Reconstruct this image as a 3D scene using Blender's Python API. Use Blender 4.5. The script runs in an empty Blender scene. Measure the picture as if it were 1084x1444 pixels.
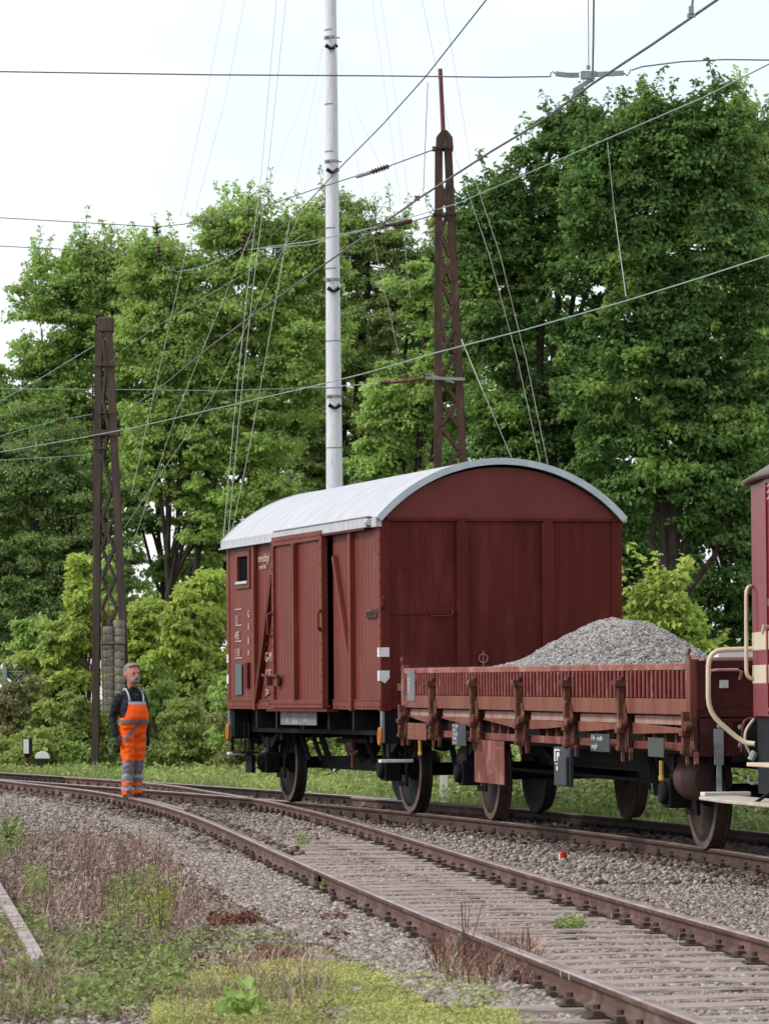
import bpy, bmesh, math, random
import numpy as np
from mathutils import Vector, Matrix, noise as mnoise
from math import sin, cos, pi, atan, atan2, radians, sqrt, hypot
S = bpy.context.scene
# ---------------------------------------------------------------- camera, sky, sun, exposure
HC = 1.55; FPX = 6000.0; ROLL = 0.0079; PITCH = atan(255/6000)
cd = bpy.data.cameras.new('camera'); cam = bpy.data.objects.new('camera', cd); S.collection.objects.link(cam)
cd.sensor_fit = 'VERTICAL'; cd.sensor_height = 24.0; cd.sensor_width = 18.0
cd.lens = FPX/1444*24.0; cd.clip_start = 0.5; cd.clip_end = 3000
cam.matrix_world = Matrix.Translation((0, 0, HC)) @ Matrix.Rotation(pi/2+PITCH, 4, 'X') @ Matrix.Rotation(-ROLL, 4, 'Z')
S.camera = cam
cd.dof.use_dof = True; cd.dof.focus_distance = 40.0; cd.dof.aperture_fstop = 7.5
w = bpy.data.worlds.new("World"); S.world = w; w.use_nodes = True
nt = w.node_tree; nt.nodes.clear()
SUN_EL = radians(43); SUN_AZ = radians(-106)      # azimuth measured from +Y towards +X
no = nt.nodes.new('ShaderNodeOutputWorld')
sky = nt.nodes.new('ShaderNodeTexSky'); sky.sky_type = 'NISHITA'; sky.sun_disc = False
sky.sun_elevation = SUN_EL; sky.sun_rotation = SUN_AZ
bg1 = nt.nodes.new('ShaderNodeBackground'); bg1.inputs[1].default_value = 0.05
bg2 = nt.nodes.new('ShaderNodeBackground'); bg2.inputs[1].default_value = 0.80
tc = nt.nodes.new('ShaderNodeTexCoord'); mp = nt.nodes.new('ShaderNodeMapping')
mp.inputs['Scale'].default_value = (6, 6, 14)
nz = nt.nodes.new('ShaderNodeTexNoise'); nz.inputs['Scale'].default_value = 1.6; nz.inputs['Detail'].default_value = 5
rp = nt.nodes.new('ShaderNodeValToRGB')
rp.color_ramp.elements[0].position = 0.36; rp.color_ramp.elements[0].color = (0.79, 0.85, 0.89, 1)
rp.color_ramp.elements[1].position = 0.62; rp.color_ramp.elements[1].color = (1.0, 1.0, 1.0, 1)
ad = nt.nodes.new('ShaderNodeAddShader')
nt.links.new(tc.outputs['Generated'], mp.inputs[0]); nt.links.new(mp.outputs[0], nz.inputs['Vector'])
nt.links.new(nz.outputs[0], rp.inputs[0]); nt.links.new(rp.outputs[0], bg2.inputs[0])
nt.links.new(sky.outputs[0], bg1.inputs[0]); nt.links.new(bg1.outputs[0], ad.inputs[0]); nt.links.new(bg2.outputs[0], ad.inputs[1])
nt.links.new(ad.outputs[0], no.inputs[0])
sl = bpy.data.lights.new('sun', 'SUN'); sl.energy = 2.1; sl.angle = radians(12); sl.color = (1.0, 0.965, 0.91)
so = bpy.data.objects.new('sun', sl); S.collection.objects.link(so)
sd = Vector((sin(SUN_AZ)*cos(SUN_EL), cos(SUN_AZ)*cos(SUN_EL), sin(SUN_EL)))
so.rotation_euler = sd.to_track_quat('Z', 'Y').to_euler()
S.view_settings.view_transform = 'Standard'; S.view_settings.look = 'None'
S.view_settings.exposure = 0.22; S.view_settings.gamma = 1.0
S.render.engine = 'CYCLES'
S.cycles.max_bounces = 12; S.cycles.diffuse_bounces = 9; S.cycles.transmission_bounces = 8; S.cycles.transparent_max_bounces = 6; S.cycles.sample_clamp_indirect = 8
C = S.collection

# ---------------------------------------------------------------- photograph geometry -> metres
def ray(px, py):
    dx, dy = px-542, py-722
    x = dx*cos(ROLL)-dy*sin(ROLL); y = dy*cos(ROLL)+dx*sin(ROLL)
    return x, FPX*cos(PITCH)+y*sin(PITCH), FPX*sin(PITCH)-y*cos(PITCH)
def at(px, py, Y):
    x, f, u = ray(px, py); return Vector((x/f*Y, Y, HC+u/f*Y))
def on(px, py, z=0.0):
    x, f, u = ray(px, py); Y = (z-HC)/u*f; return Vector((x/f*Y, Y, z))

# ---------------------------------------------------------------- object helpers
def tag(o, label=None, cat=None, group=None, kind=None):
    if label: o['label'] = label
    if cat: o['category'] = cat
    if group: o['group'] = group
    if kind: o['kind'] = kind
    return o
def thing(name, label, cat, loc=(0, 0, 0), rotz=0.0, group=None):
    o = bpy.data.objects.new(name, None); C.objects.link(o); o.empty_display_size = 0.2
    o.location = loc; o.rotation_euler = (0, 0, rotz)
    return tag(o, label, cat, group)
class MB:
    def __init__(s): s.v = []; s.f = []
    def add(s, vs, fs, M=None):
        n = len(s.v)
        s.v += [tuple(M @ Vector(v)) if M is not None else tuple(v) for v in vs]
        s.f += [tuple(i+n for i in f) for f in fs]; return s
    def box(s, c, d, M=None, R=None):
        x, y, z = [q/2 for q in d]
        vs = [Vector((i*x, j*y, k*z)) for i in (-1, 1) for j in (-1, 1) for k in (-1, 1)]
        if R is not None: vs = [R @ v for v in vs]
        c = Vector(c)
        return s.add([v+c for v in vs], [(0, 1, 3, 2), (4, 6, 7, 5), (0, 4, 5, 1), (2, 3, 7, 6), (0, 2, 6, 4), (1, 5, 7, 3)], M)
    def bb(s, x0, x1, y0, y1, z0, z1):
        return s.box(((x0+x1)/2, (y0+y1)/2, (z0+z1)/2), (abs(x1-x0), abs(y1-y0), abs(z1-z0)))
    def tube(s, pts, r, n=8, flat=1.0):
        pts = [Vector(p) for p in pts]; m = len(pts)
        rs = r if isinstance(r, (list, tuple)) else [r]*m
        base = len(s.v); up = None
        for i, p in enumerate(pts):
            d = (pts[min(i+1, m-1)]-pts[max(i-1, 0)]).normalized()
            if up is None or abs(up.dot(d)) > 0.95:
                up = Vector((0, 0, 1)) if abs(d.z) < 0.9 else Vector((1, 0, 0))
            a = d.cross(up).normalized(); b = a.cross(d).normalized(); up = b
            for k in range(n):
                t = 2*pi*k/n
                s.v.append(tuple(p+a*(cos(t)*rs[i])+b*(sin(t)*rs[i]*flat)))
        for i in range(m-1):
            for k in range(n):
                a0 = base+i*n+k; a1 = base+i*n+(k+1) % n
                s.f.append((a0, a1, a1+n, a0+n))
        s.f.append(tuple(base+k for k in range(n))[::-1]); s.f.append(tuple(base+(m-1)*n+k for k in range(n)))
        return s
    def bar(s, p0, p1, wd, th, up=(0, 0, 1)):
        p0, p1 = Vector(p0), Vector(p1); d = p1-p0; L = d.length; d.normalize()
        u = Vector(up); sd_ = d.cross(u)
        if sd_.length < 1e-3: sd_ = d.cross(Vector((1, 0, 0)))
        sd_.normalize(); u = sd_.cross(d).normalized()
        R = Matrix((d, sd_, u)).transposed()
        return s.box((p0+p1)/2, (L, wd, th), R=R)
    def prism(s, poly, a0, a1, ax='y'):
        n = len(poly)
        def P(q, a): return (q[0], a, q[1]) if ax == 'y' else ((a, q[0], q[1]) if ax == 'x' else (q[0], q[1], a))
        vs = [P(q, a0) for q in poly]+[P(q, a1) for q in poly]
        return s.add(vs, [tuple(range(n))[::-1], tuple(range(n, 2*n))]+[(i, (i+1) % n, n+(i+1) % n, n+i) for i in range(n)])
    def lathe(s, prof, o, ax='y', n=32):
        base = len(s.v); o = Vector(o)
        for (r, h) in prof:
            for k in range(n):
                t = 2*pi*k/n; a, b = r*cos(t), r*sin(t)
                v = Vector((a, h, b)) if ax == 'y' else (Vector((h, a, b)) if ax == 'x' else Vector((a, b, h)))
                s.v.append(tuple(o+v))
        m = len(prof)
        for i in range(m-1):
            for k in range(n):
                a0 = base+i*n+k; a1 = base+i*n+(k+1) % n
                s.f.append((a0, a1, a1+n, a0+n))
        s.f.append(tuple(base+k for k in range(n))[::-1]); s.f.append(tuple(base+(m-1)*n+k for k in range(n)))
        return s
    def build(s, name, mat, parent=None, bevel=0, smooth=False, ang=40):
        me = bpy.data.meshes.new(name); me.from_pydata(s.v, [], s.f); me.update()
        bm = bmesh.new(); bm.from_mesh(me); bmesh.ops.recalc_face_normals(bm, faces=bm.faces); bm.to_mesh(me); bm.free()
        o = bpy.data.objects.new(name, me); C.objects.link(o)
        if mat: me.materials.append(mat)
        if parent: o.parent = parent
        if smooth:
            me.polygons.foreach_set('use_smooth', [True]*len(me.polygons))
            me.set_sharp_from_angle(angle=radians(ang))
        if bevel:
            b = o.modifiers.new('bevel', 'BEVEL'); b.width = bevel; b.segments = 2; b.limit_method = 'ANGLE'
        return o
def npmesh(name, V, F, mat, parent=None, smooth=False):
    me = bpy.data.meshes.new(name); k = F.shape[1]
    me.vertices.add(len(V)); me.vertices.foreach_set('co', np.ascontiguousarray(V, dtype=np.float32).ravel())
    me.loops.add(F.size); me.loops.foreach_set('vertex_index', np.ascontiguousarray(F, dtype=np.int32).ravel())
    me.polygons.add(len(F)); me.polygons.foreach_set('loop_start', np.arange(0, F.size, k, dtype=np.int32))
    me.polygons.foreach_set('loop_total', np.full(len(F), k, dtype=np.int32))
    if smooth: me.polygons.foreach_set('use_smooth', [True]*len(F))
    me.update(calc_edges=True); me.validate()
    o = bpy.data.objects.new(name, me); C.objects.link(o); me.materials.append(mat)
    if parent: o.parent = parent
    return o
def text(txt, size, loc, rot, mat, parent, name='lettering', sx=1.0):
    c = bpy.data.curves.new('tmp_text', 'FONT'); c.body = txt; c.size = size; c.extrude = 0.001; c.resolution_u = 2
    t = bpy.data.objects.new('tmp_text', c); C.objects.link(t)
    me = bpy.data.meshes.new_from_object(t.evaluated_get(bpy.context.evaluated_depsgraph_get()))
    C.objects.unlink(t); bpy.data.objects.remove(t); bpy.data.curves.remove(c)
    me.name = name; o = bpy.data.objects.new(name, me); C.objects.link(o); me.materials.clear(); me.materials.append(mat)
    o.location = loc; o.rotation_euler = rot; o.scale = (sx, 1, 1); o.parent = parent; return o

# ---------------------------------------------------------------- materials
def mk(name, c1, c2=None, scale=3.0, rough=0.6, metal=0.0, bump=0.0, bscale=40.0, c3=None, c3pos=(0.62, 0.7), c3scale=6.0,
       stretch=(1, 1, 1), spec=0.22, detail=6):
    m = bpy.data.materials.new(name); m.use_nodes = True; n = m.node_tree; b = n.nodes['Principled BSDF']
    b.inputs['Roughness'].default_value = rough; b.inputs['Metallic'].default_value = metal
    b.inputs['Specular IOR Level'].default_value = spec
    tc = n.nodes.new('ShaderNodeTexCoord'); mp = n.nodes.new('ShaderNodeMapping'); mp.inputs['Scale'].default_value = stretch
    n.links.new(tc.outputs['Object'], mp.inputs[0])
    if c2 is None: c2 = tuple(q*0.8 for q in c1)
    nz = n.nodes.new('ShaderNodeTexNoise'); nz.inputs['Scale'].default_value = scale; nz.inputs['Detail'].default_value = detail
    n.links.new(mp.outputs[0], nz.inputs['Vector'])
    r = n.nodes.new('ShaderNodeValToRGB'); r.color_ramp.elements[0].position = 0.36; r.color_ramp.elements[1].position = 0.64
    r.color_ramp.elements[0].color = (*c2, 1); r.color_ramp.elements[1].color = (*c1, 1)
    n.links.new(nz.outputs[0], r.inputs[0]); out = r.outputs[0]
    if c3:
        n3 = n.nodes.new('ShaderNodeTexNoise'); n3.inputs['Scale'].default_value = c3scale; n3.inputs['Detail'].default_value = 8
        n3.inputs['Roughness'].default_value = 0.65
        n.links.new(mp.outputs[0], n3.inputs['Vector'])
        mr = n.nodes.new('ShaderNodeMapRange'); mr.inputs[1].default_value = c3pos[0]; mr.inputs[2].default_value = c3pos[1]
        n.links.new(n3.outputs[0], mr.inputs[0])
        mx = n.nodes.new('ShaderNodeMix'); mx.data_type = 'RGBA'; n.links.new(mr.outputs[0], mx.inputs[0])
        n.links.new(out, mx.inputs[6]); mx.inputs[7].default_value = (*c3, 1); out = mx.outputs[2]
    n.links.new(out, b.inputs['Base Color'])
    if bump:
        nb = n.nodes.new('ShaderNodeTexNoise'); nb.inputs['Scale'].default_value = bscale; nb.inputs['Detail'].default_value = 5
        n.links.new(mp.outputs[0], nb.inputs['Vector'])
        bp = n.nodes.new('ShaderNodeBump'); bp.inputs['Strength'].default_value = bump; bp.inputs['Distance'].default_value = 0.02
        n.links.new(nb.outputs[0], bp.inputs['Height']); n.links.new(bp.outputs[0], b.inputs['Normal'])
    return m
def leafmat(name, cols, trans=0.35, rough=0.55, patch=None):
    m = bpy.data.materials.new(name); m.use_nodes = True; n = m.node_tree; b = n.nodes['Principled BSDF']
    g = n.nodes.new('ShaderNodeNewGeometry'); r = n.nodes.new('ShaderNodeValToRGB')
    while len(r.color_ramp.elements) < len(cols): r.color_ramp.elements.new(0.5)
    for i, c in enumerate(cols):
        r.color_ramp.elements[i].position = i/(len(cols)-1); r.color_ramp.elements[i].color = (*c, 1)
    n.links.new(g.outputs['Random Per Island'], r.inputs[0])
    tc = n.nodes.new('ShaderNodeTexCoord'); nz = n.nodes.new('ShaderNodeTexNoise'); nz.inputs['Scale'].default_value = 0.9
    nz.inputs['Detail'].default_value = 3; n.links.new(tc.outputs['Object'], nz.inputs['Vector'])
    hs = n.nodes.new('ShaderNodeHueSaturation'); mr = n.nodes.new('ShaderNodeMapRange')
    mr.inputs[1].default_value = 0.35; mr.inputs[2].default_value = 0.65; mr.inputs[3].default_value = 0.78; mr.inputs[4].default_value = 1.22
    n.links.new(nz.outputs[0], mr.inputs[0]); n.links.new(mr.outputs[0], hs.inputs['Value']); n.links.new(r.outputs[0], hs.inputs['Color'])
    if patch:
        n2 = n.nodes.new('ShaderNodeTexNoise'); n2.inputs['Scale'].default_value = 0.75; n2.inputs['Detail'].default_value = 2; n.links.new(tc.outputs['Object'], n2.inputs['Vector'])
        m2 = n.nodes.new('ShaderNodeMapRange'); m2.inputs[1].default_value = patch[1]; m2.inputs[2].default_value = patch[1]+.10; n.links.new(n2.outputs[0], m2.inputs[0])
        mx2 = n.nodes.new('ShaderNodeMix'); mx2.data_type = 'RGBA'; n.links.new(m2.outputs[0], mx2.inputs[0]); n.links.new(r.outputs[0], mx2.inputs[6]); mx2.inputs[7].default_value = (*patch[0], 1); n.links.new(mx2.outputs[2], hs.inputs['Color'])
    n.links.new(hs.outputs[0], b.inputs['Base Color']); b.inputs['Roughness'].default_value = rough
    b.inputs['Specular IOR Level'].default_value = 0.35
    t = n.nodes.new('ShaderNodeBsdfTranslucent'); mx = n.nodes.new('ShaderNodeMixShader'); mx.inputs[0].default_value = trans
    n.links.new(hs.outputs[0], t.inputs[0]); n.links.new(b.outputs[0], mx.inputs[1]); n.links.new(t.outputs[0], mx.inputs[2])
    n.links.new(mx.outputs[0], n.nodes['Material Output'].inputs[0]); return m
def stonemat(name, cols):
    m = bpy.data.materials.new(name); m.use_nodes = True; n = m.node_tree; b = n.nodes['Principled BSDF']
    g = n.nodes.new('ShaderNodeNewGeometry'); r = n.nodes.new('ShaderNodeValToRGB')
    while len(r.color_ramp.elements) < len(cols): r.color_ramp.elements.new(0.5)
    for i, c in enumerate(cols):
        r.color_ramp.elements[i].position = i/(len(cols)-1); r.color_ramp.elements[i].color = (*c, 1)
    n.links.new(g.outputs['Random Per Island'], r.inputs[0]); n.links.new(r.outputs[0], b.inputs['Base Color'])
    b.inputs['Roughness'].default_value = 0.85; return m

M_ = {}
M_['box_red'] = mk('box_red', (0.185, 0.043, 0.029), (0.145, 0.030, 0.021), 2.2, 0.5, bump=0.05, bscale=60, c3=(0.22, 0.085, 0.06), c3pos=(.60, .74), c3scale=5, stretch=(1.2, 1.2, .35), spec=0.15)
M_['box_red_shaded'] = mk('box_red_shaded', (0.118, 0.020, 0.0155), (0.088, 0.014, 0.011), 2.0, 0.55, bump=0.04, bscale=60, c3=(0.16, 0.045, 0.034), c3pos=(.52, .8), c3scale=3, stretch=(1.6, 1.6, .3), spec=0.10)  # the wagon's red again, with the shade of its end wall in the colour
M_['roof_white'] = mk('roof_white', (0.53, 0.53, 0.565), (0.45, 0.45, 0.48), 3, 0.5, c3=(0.36, 0.34, 0.35), c3pos=(.50, .8), c3scale=5, stretch=(2.2, .5, .5))
M_['roof_trim'] = mk('roof_trim', (0.52, 0.57, 0.60), (0.44, 0.49, 0.52), 5, 0.5)
M_['black_iron'] = mk('black_iron', (0.011, 0.011, 0.012), (0.006, 0.006, 0.007), 6, 0.7, bump=0.2, spec=.15, c3=(0.035, 0.024, 0.018), c3pos=(.58, .75))
M_['frame_black'] = mk('frame_black', (0.010, 0.012, 0.015), (0.007, 0.008, 0.010), 5, 0.7, spec=.15)
M_['wheel_face'] = mk('wheel_face', (0.060, 0.036, 0.027), (0.028, 0.018, 0.014), 5, 0.7, bump=0.2)
M_['wheel_dark'] = mk('wheel_dark', (0.014, 0.012, 0.011), (0.007, 0.006, 0.006), 5, 0.65)
M_['rim_steel'] = mk('rim_steel', (0.14, 0.095, 0.072), (0.08, 0.052, 0.04), 9, 0.5)
M_['open_red'] = mk('open_red', (0.20, 0.066, 0.048), (0.14, 0.032, 0.025), 3.0, 0.7, bump=0.25, bscale=35, c3=(0.36, 0.19, 0.15), c3pos=(.52, .72), c3scale=4, stretch=(1, 1, .5))
M_['open_slat'] = mk('open_slat', (0.22, 0.052, 0.040), (0.14, 0.026, 0.022), 5, 0.65, bump=0.25, c3=(0.34, 0.155, 0.125), c3pos=(.54, .68), c3scale=7, stretch=(1, 1, .6))
M_['open_top'] = mk('open_top', (0.32, 0.135, 0.11), (0.23, 0.062, 0.05), 4, 0.7, bump=0.25, c3=(0.42, 0.28, 0.24), c3pos=(.52, .68), c3scale=5, stretch=(.6, 1, 1))
M_['open_band'] = mk('open_band', (0.235, 0.092, 0.060), (0.165, 0.050, 0.034), 3.5, 0.72, bump=0.25, bscale=35, c3=(0.19, 0.075, 0.05), c3pos=(.50, .75), c3scale=3, stretch=(1.4, 1, .3))
M_['open_dark'] = mk('open_dark', (0.085, 0.018, 0.017), (0.05, 0.011, 0.011), 3, 0.7, c3=(0.12, 0.045, 0.038), c3pos=(.58, .8), c3scale=5)
M_['open_rust'] = mk('open_rust', (0.145, 0.056, 0.038), (0.075, 0.026, 0.020), 8, 0.8, bump=0.35, c3=(0.34, 0.19, 0.14), c3pos=(.55, .72), c3scale=9)
M_['open_pale'] = mk('open_pale', (0.43, 0.27, 0.22), (0.33, 0.15, 0.12), 4, 0.8, bump=0.25, c3=(0.36, 0.32, 0.27), c3pos=(.5, .7), c3scale=5, stretch=(2, 1, .5))
M_['tank_brown'] = mk('tank_brown', (0.085, 0.036, 0.028), (0.05, 0.022, 0.018), 4, 0.6)
M_['gravel'] = stonemat('gravel', [(0.10, 0.092, 0.085), (0.20, 0.185, 0.172), (0.29, 0.27, 0.25), (0.42, 0.395, 0.37)])
M_['gravel_core'] = mk('gravel_core', (0.26, 0.235, 0.22), (0.13, 0.115, 0.11), 40, 0.9, bump=0.8, bscale=60)
M_['ballast'] = stonemat('ballast', [(0.13, 0.099, 0.081), (0.205, 0.163, 0.137), (0.265, 0.217, 0.187), (0.32, 0.268, 0.235), (0.45, 0.395, 0.355)])
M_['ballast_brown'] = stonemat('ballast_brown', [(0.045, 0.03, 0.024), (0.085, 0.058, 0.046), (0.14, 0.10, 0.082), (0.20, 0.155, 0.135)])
M_['rail_side'] = mk('rail_side', (0.135, 0.072, 0.056), (0.09, 0.046, 0.036), 5, 0.7, bump=0.2, c3=(0.23, 0.155, 0.13), c3pos=(.5, .7), c3scale=3)
M_['rail_shaded'] = mk('rail_shaded', (0.045, 0.028, 0.022), (0.022, 0.014, 0.011), 5, 0.7)  # shade under the wagons is put into the rear rail's colour
M_['rail_top'] = mk('rail_top', (0.40, 0.29, 0.265), (0.24, 0.15, 0.13), 4, 0.30, metal=0.35)
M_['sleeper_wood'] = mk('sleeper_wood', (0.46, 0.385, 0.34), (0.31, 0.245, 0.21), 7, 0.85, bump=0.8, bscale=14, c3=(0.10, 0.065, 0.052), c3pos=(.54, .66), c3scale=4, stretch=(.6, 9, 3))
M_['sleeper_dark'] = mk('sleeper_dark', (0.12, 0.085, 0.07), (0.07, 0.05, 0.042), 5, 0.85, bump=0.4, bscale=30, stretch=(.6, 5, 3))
M_['clip'] = mk('clip', (0.085, 0.055, 0.045), (0.05, 0.034, 0.028), 20, 0.8)
M_['mast_rust'] = mk('mast_rust', (0.088, 0.046, 0.034), (0.052, 0.030, 0.024), 4, 0.75, bump=0.2, c3=(0.17, 0.10, 0.075), c3pos=(.55, .75), c3scale=6, stretch=(2, 2, .3))
M_['mast_grey'] = mk('mast_grey', (0.095, 0.068, 0.056), (0.060, 0.042, 0.036), 4, 0.75, bump=0.2, c3=(0.13, 0.05, 0.04), c3pos=(.55, .72), c3scale=4, stretch=(2, 2, .25))
M_['spike'] = mk('spike', (0.17, 0.055, 0.050), (0.12, 0.04, 0.035), 4, 0.6)
M_['concrete'] = mk('concrete', (0.27, 0.23, 0.20), (0.19, 0.155, 0.135), 8, 0.9, bump=0.3, c3=(0.12, 0.10, 0.085), c3pos=(.55, .7), c3scale=9)
M_['pole_white'] = mk('pole_white', (0.72, 0.72, 0.76), (0.64, 0.64, 0.69), 3, 0.45, c3=(0.38, 0.37, 0.37), c3pos=(.5, .8), stretch=(3, 3, .5))
M_['wire_dark'] = mk('wire_dark', (0.16, 0.15, 0.155), (0.11, 0.105, 0.11), 3, 0.5)
M_['wire_pale'] = mk('wire_pale', (0.30, 0.38, 0.32), (0.25, 0.32, 0.27), 3, 0.5)
M_['guy'] = mk('guy', (0.62, 0.62, 0.56), (0.5, 0.5, 0.46), 3, 0.5)
M_['insul'] = mk('insul', (0.11, 0.045, 0.035), (0.06, 0.03, 0.025), 9, 0.35)
M_['galv'] = mk('galv', (0.30, 0.31, 0.31), (0.2, 0.205, 0.20), 9, 0.55)
M_['cream'] = mk('cream', (0.66, 0.56, 0.42), (0.60, 0.50, 0.37), 3, 0.45, c3=(0.40, 0.32, 0.22), c3pos=(.62, .8))
M_['car_red'] = mk('car_red', (0.22, 0.010, 0.020), (0.18, 0.007, 0.015), 2, 0.35, spec=0.3)
M_['car_roof'] = mk('car_roof', (0.20, 0.165, 0.15), (0.15, 0.12, 0.11), 4, 0.75)
M_['glass'] = mk('glass', (0.012, 0.016, 0.018), (0.01, 0.012, 0.013), 2, 0.15, spec=0.3)
M_['rubber'] = mk('rubber', (0.015, 0.015, 0.016), (0.01, 0.01, 0.01), 2, 0.6)
M_['white'] = mk('white', (0.72, 0.71, 0.68), (0.6, 0.59, 0.56), 6, 0.6, c3=(0.4, 0.37, 0.33), c3pos=(.6, .75))
M_['letter'] = mk('letter', (0.58, 0.50, 0.42), (0.48, 0.40, 0.33), 20, 0.7)
M_['grey_plate'] = mk('grey_plate', (0.22, 0.20, 0.205), (0.17, 0.16, 0.165), 6, 0.6)
M_['slate'] = mk('slate', (0.042, 0.048, 0.056), (0.03, 0.035, 0.04), 6, 0.5)
M_['teal_plate'] = mk('teal_plate', (0.11, 0.15, 0.16), (0.09, 0.125, 0.13), 6, 0.6)
M_['yellow'] = mk('yellow', (0.50, 0.31, 0.06), (0.40, 0.24, 0.05), 6, 0.6)
M_['orange_paint'] = mk('orange_paint', (0.65, 0.20, 0.03), (0.5, 0.15, 0.03), 6, 0.6)
M_['wood'] = mk('wood', (0.56, 0.49, 0.41), (0.42, 0.36, 0.30), 5, 0.8, bump=0.3)
M_['bark'] = mk('bark', (0.060, 0.045, 0.034), (0.032, 0.025, 0.020), 6, 0.9, bump=0.6, bscale=14)
M_['twig'] = mk('twig', (0.13, 0.10, 0.07), (0.09, 0.07, 0.05), 8, 0.9)
M_['red_plastic'] = mk('red_plastic', (0.62, 0.02, 0.025), (0.5, 0.015, 0.02), 5, 0.35)

# ---------------------------------------------------------------- tracks
cA = np.array([4.12598869e-05, -9.42657808e-03, 3.71032578e-01, 7.32127251e-01])
cB = np.array([-1.00377680e-06, 1.15896150e-04, -4.36363651e-03, -5.60175339e-02, 3.90487404e+00])
def poly_ext(c, lo, hi):
    dc = np.polyder(c)
    def f(Y):
        Y = np.asarray(Y, float); q = np.clip(Y, lo, hi)
        return np.polyval(c, q)+np.polyval(dc, q)*(Y-q)
    return f
XA = poly_ext(cA, 36, 76); XB = poly_ext(cB, 17.5, 68)
def slope(f, Y): return (f(Y+0.05)-f(Y-0.05))/0.1
G2 = 0.7535
def rail_pts(f, side, Ys):
    d = slope(f, Ys); n = np.sqrt(1+d*d)
    return np.stack([f(Ys)+side*G2/n, Ys-side*G2*d/n], 1)
def xof(P):      # rail x as a function of Y
    o = np.argsort(P[:, 1]); a, b = P[o, 1], P[o, 0]
    return lambda Y: np.interp(Y, a, b)
Yf = np.arange(2, 100, 0.5)
PAL, PAR = rail_pts(XA, -1, Yf), rail_pts(XA, 1, Yf)
PBL, PBR = rail_pts(XB, -1, Yf), rail_pts(XB, 1, Yf)
fAL, fAR, fBL, fBR = map(xof, (PAL, PAR, PBL, PBR))
# turnout: B joins A beyond 72 m
def sm(t): t = np.clip(t, 0, 1); return t*t*(3-2*t)
def xBL(Y): return fBL(Y)*(1-sm((Y-66)/8))+fAL(Y)*sm((Y-66)/8)
def xAL(Y): return np.maximum(fAL(Y), xBL(Y)+0.075)
def xAR(Y): return fAR(Y)
def xBR(Y): return np.where(Y < 57, fBR(Y), np.minimum(fBR(Y)*(1-sm((Y-60)/13))+fAR(Y)*sm((Y-60)/13), fAR(Y)-0.075))
PROF = [(-.0625, .045), (-.0625, .055), (-.03, .062), (-.0085, .075), (-.0085, .128), (-.030, .136), (-.0335, .142), (-.0335, .162), (-.026, .17),
        (.026, .17), (.0335, .162), (.0335, .142), (.030, .136), (.0085, .128), (.0085, .075), (.03, .062), (.0625, .055), (.0625, .045)]
def make_rail(fx, y0, y1, label, name='rail', prof=PROF, dz=0.0):
    Ys = np.arange(y0, y1+.01, 0.4); Xs = fx(Ys); d = np.gradient(Xs, Ys); n = np.sqrt(1+d*d); k = len(prof)
    V = []
    for X, Y, dd, nn in zip(Xs, Ys, d, n):
        for (u, z) in prof: V.append((X+u/nn, Y-u*dd/nn, z+dz))
    F = []
    for i in range(len(Ys)-1):
        for j in range(k):
            a = i*k+j; b = i*k+(j+1) % k
            F.append((a, b, b+k, a+k))
    me = bpy.data.meshes.new(name)
    F.append(tuple(range(k))); F.append(tuple(range((len(Ys)-1)*k, len(Ys)*k))[::-1])
    me.from_pydata(V, [], F); me.materials.append(M_['rail_side']); me.materials.append(M_['rail_top'])
    mi = [0]*len(F)
    tops = {j for j in range(k) if prof[j][1] >= .16 and prof[(j+1) % k][1] >= .16}
    for i in range(len(Ys)-1):
        for j in tops: mi[i*k+j] = 1
    me.polygons.foreach_set('material_index', mi); me.update()
    bm = bmesh.new(); bm.from_mesh(me); bmesh.ops.recalc_face_normals(bm, faces=bm.faces); bm.to_mesh(me); bm.free()
    me.polygons.foreach_set('use_smooth', [True]*len(F)); me.set_sharp_from_angle(angle=radians(35))
    o = bpy.data.objects.new(name, me); C.objects.link(o)
    return tag(o, label, 'rail')
r1 = make_rail(xBL, 6, 84, 'curved rusty rail nearest the camera, from the lower right to the man')
for yy in (21.0, 21.25):
    x = float(xBL(yy)); MB().box((x-.0355, yy, .15), (.004, .03, .034)).build('paint_mark', M_['white'], r1)
MB().box((float(xBL(33.5))-.02, 33.5, .10), (.03, .6, .05)).build('fishplate', M_['clip'], r1)
make_rail(xBR, 6, 72.5, 'reddish far-side rail of the foreground track, running up to the frog')
M_['rail_brown'] = mk('rail_brown', (0.095, 0.056, 0.042), (0.06, 0.036, 0.028), 5, 0.7, bump=.2)
rl = make_rail(xAL, 14, 84, 'brown rail carrying the near-side wheels of the red wagons'); rl.data.materials[0] = M_['rail_brown']
ro = make_rail(xAR, 14, 86, 'rear rail of the wagon track in front of the green verge'); ro.data.materials[0] = M_['rail_shaded']
make_rail(lambda Y: xBL(Y)+0.13, 51.5, 58.5, 'short reddish guard rail beside the feet of the man', 'guard_rail', dz=-.008)
make_rail(lambda Y: xAR(Y)-0.13, 51.0, 57.0, 'short guard rail inside the rear rail behind the boxcar wheel', 'guard_rail', dz=-.006)

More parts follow.
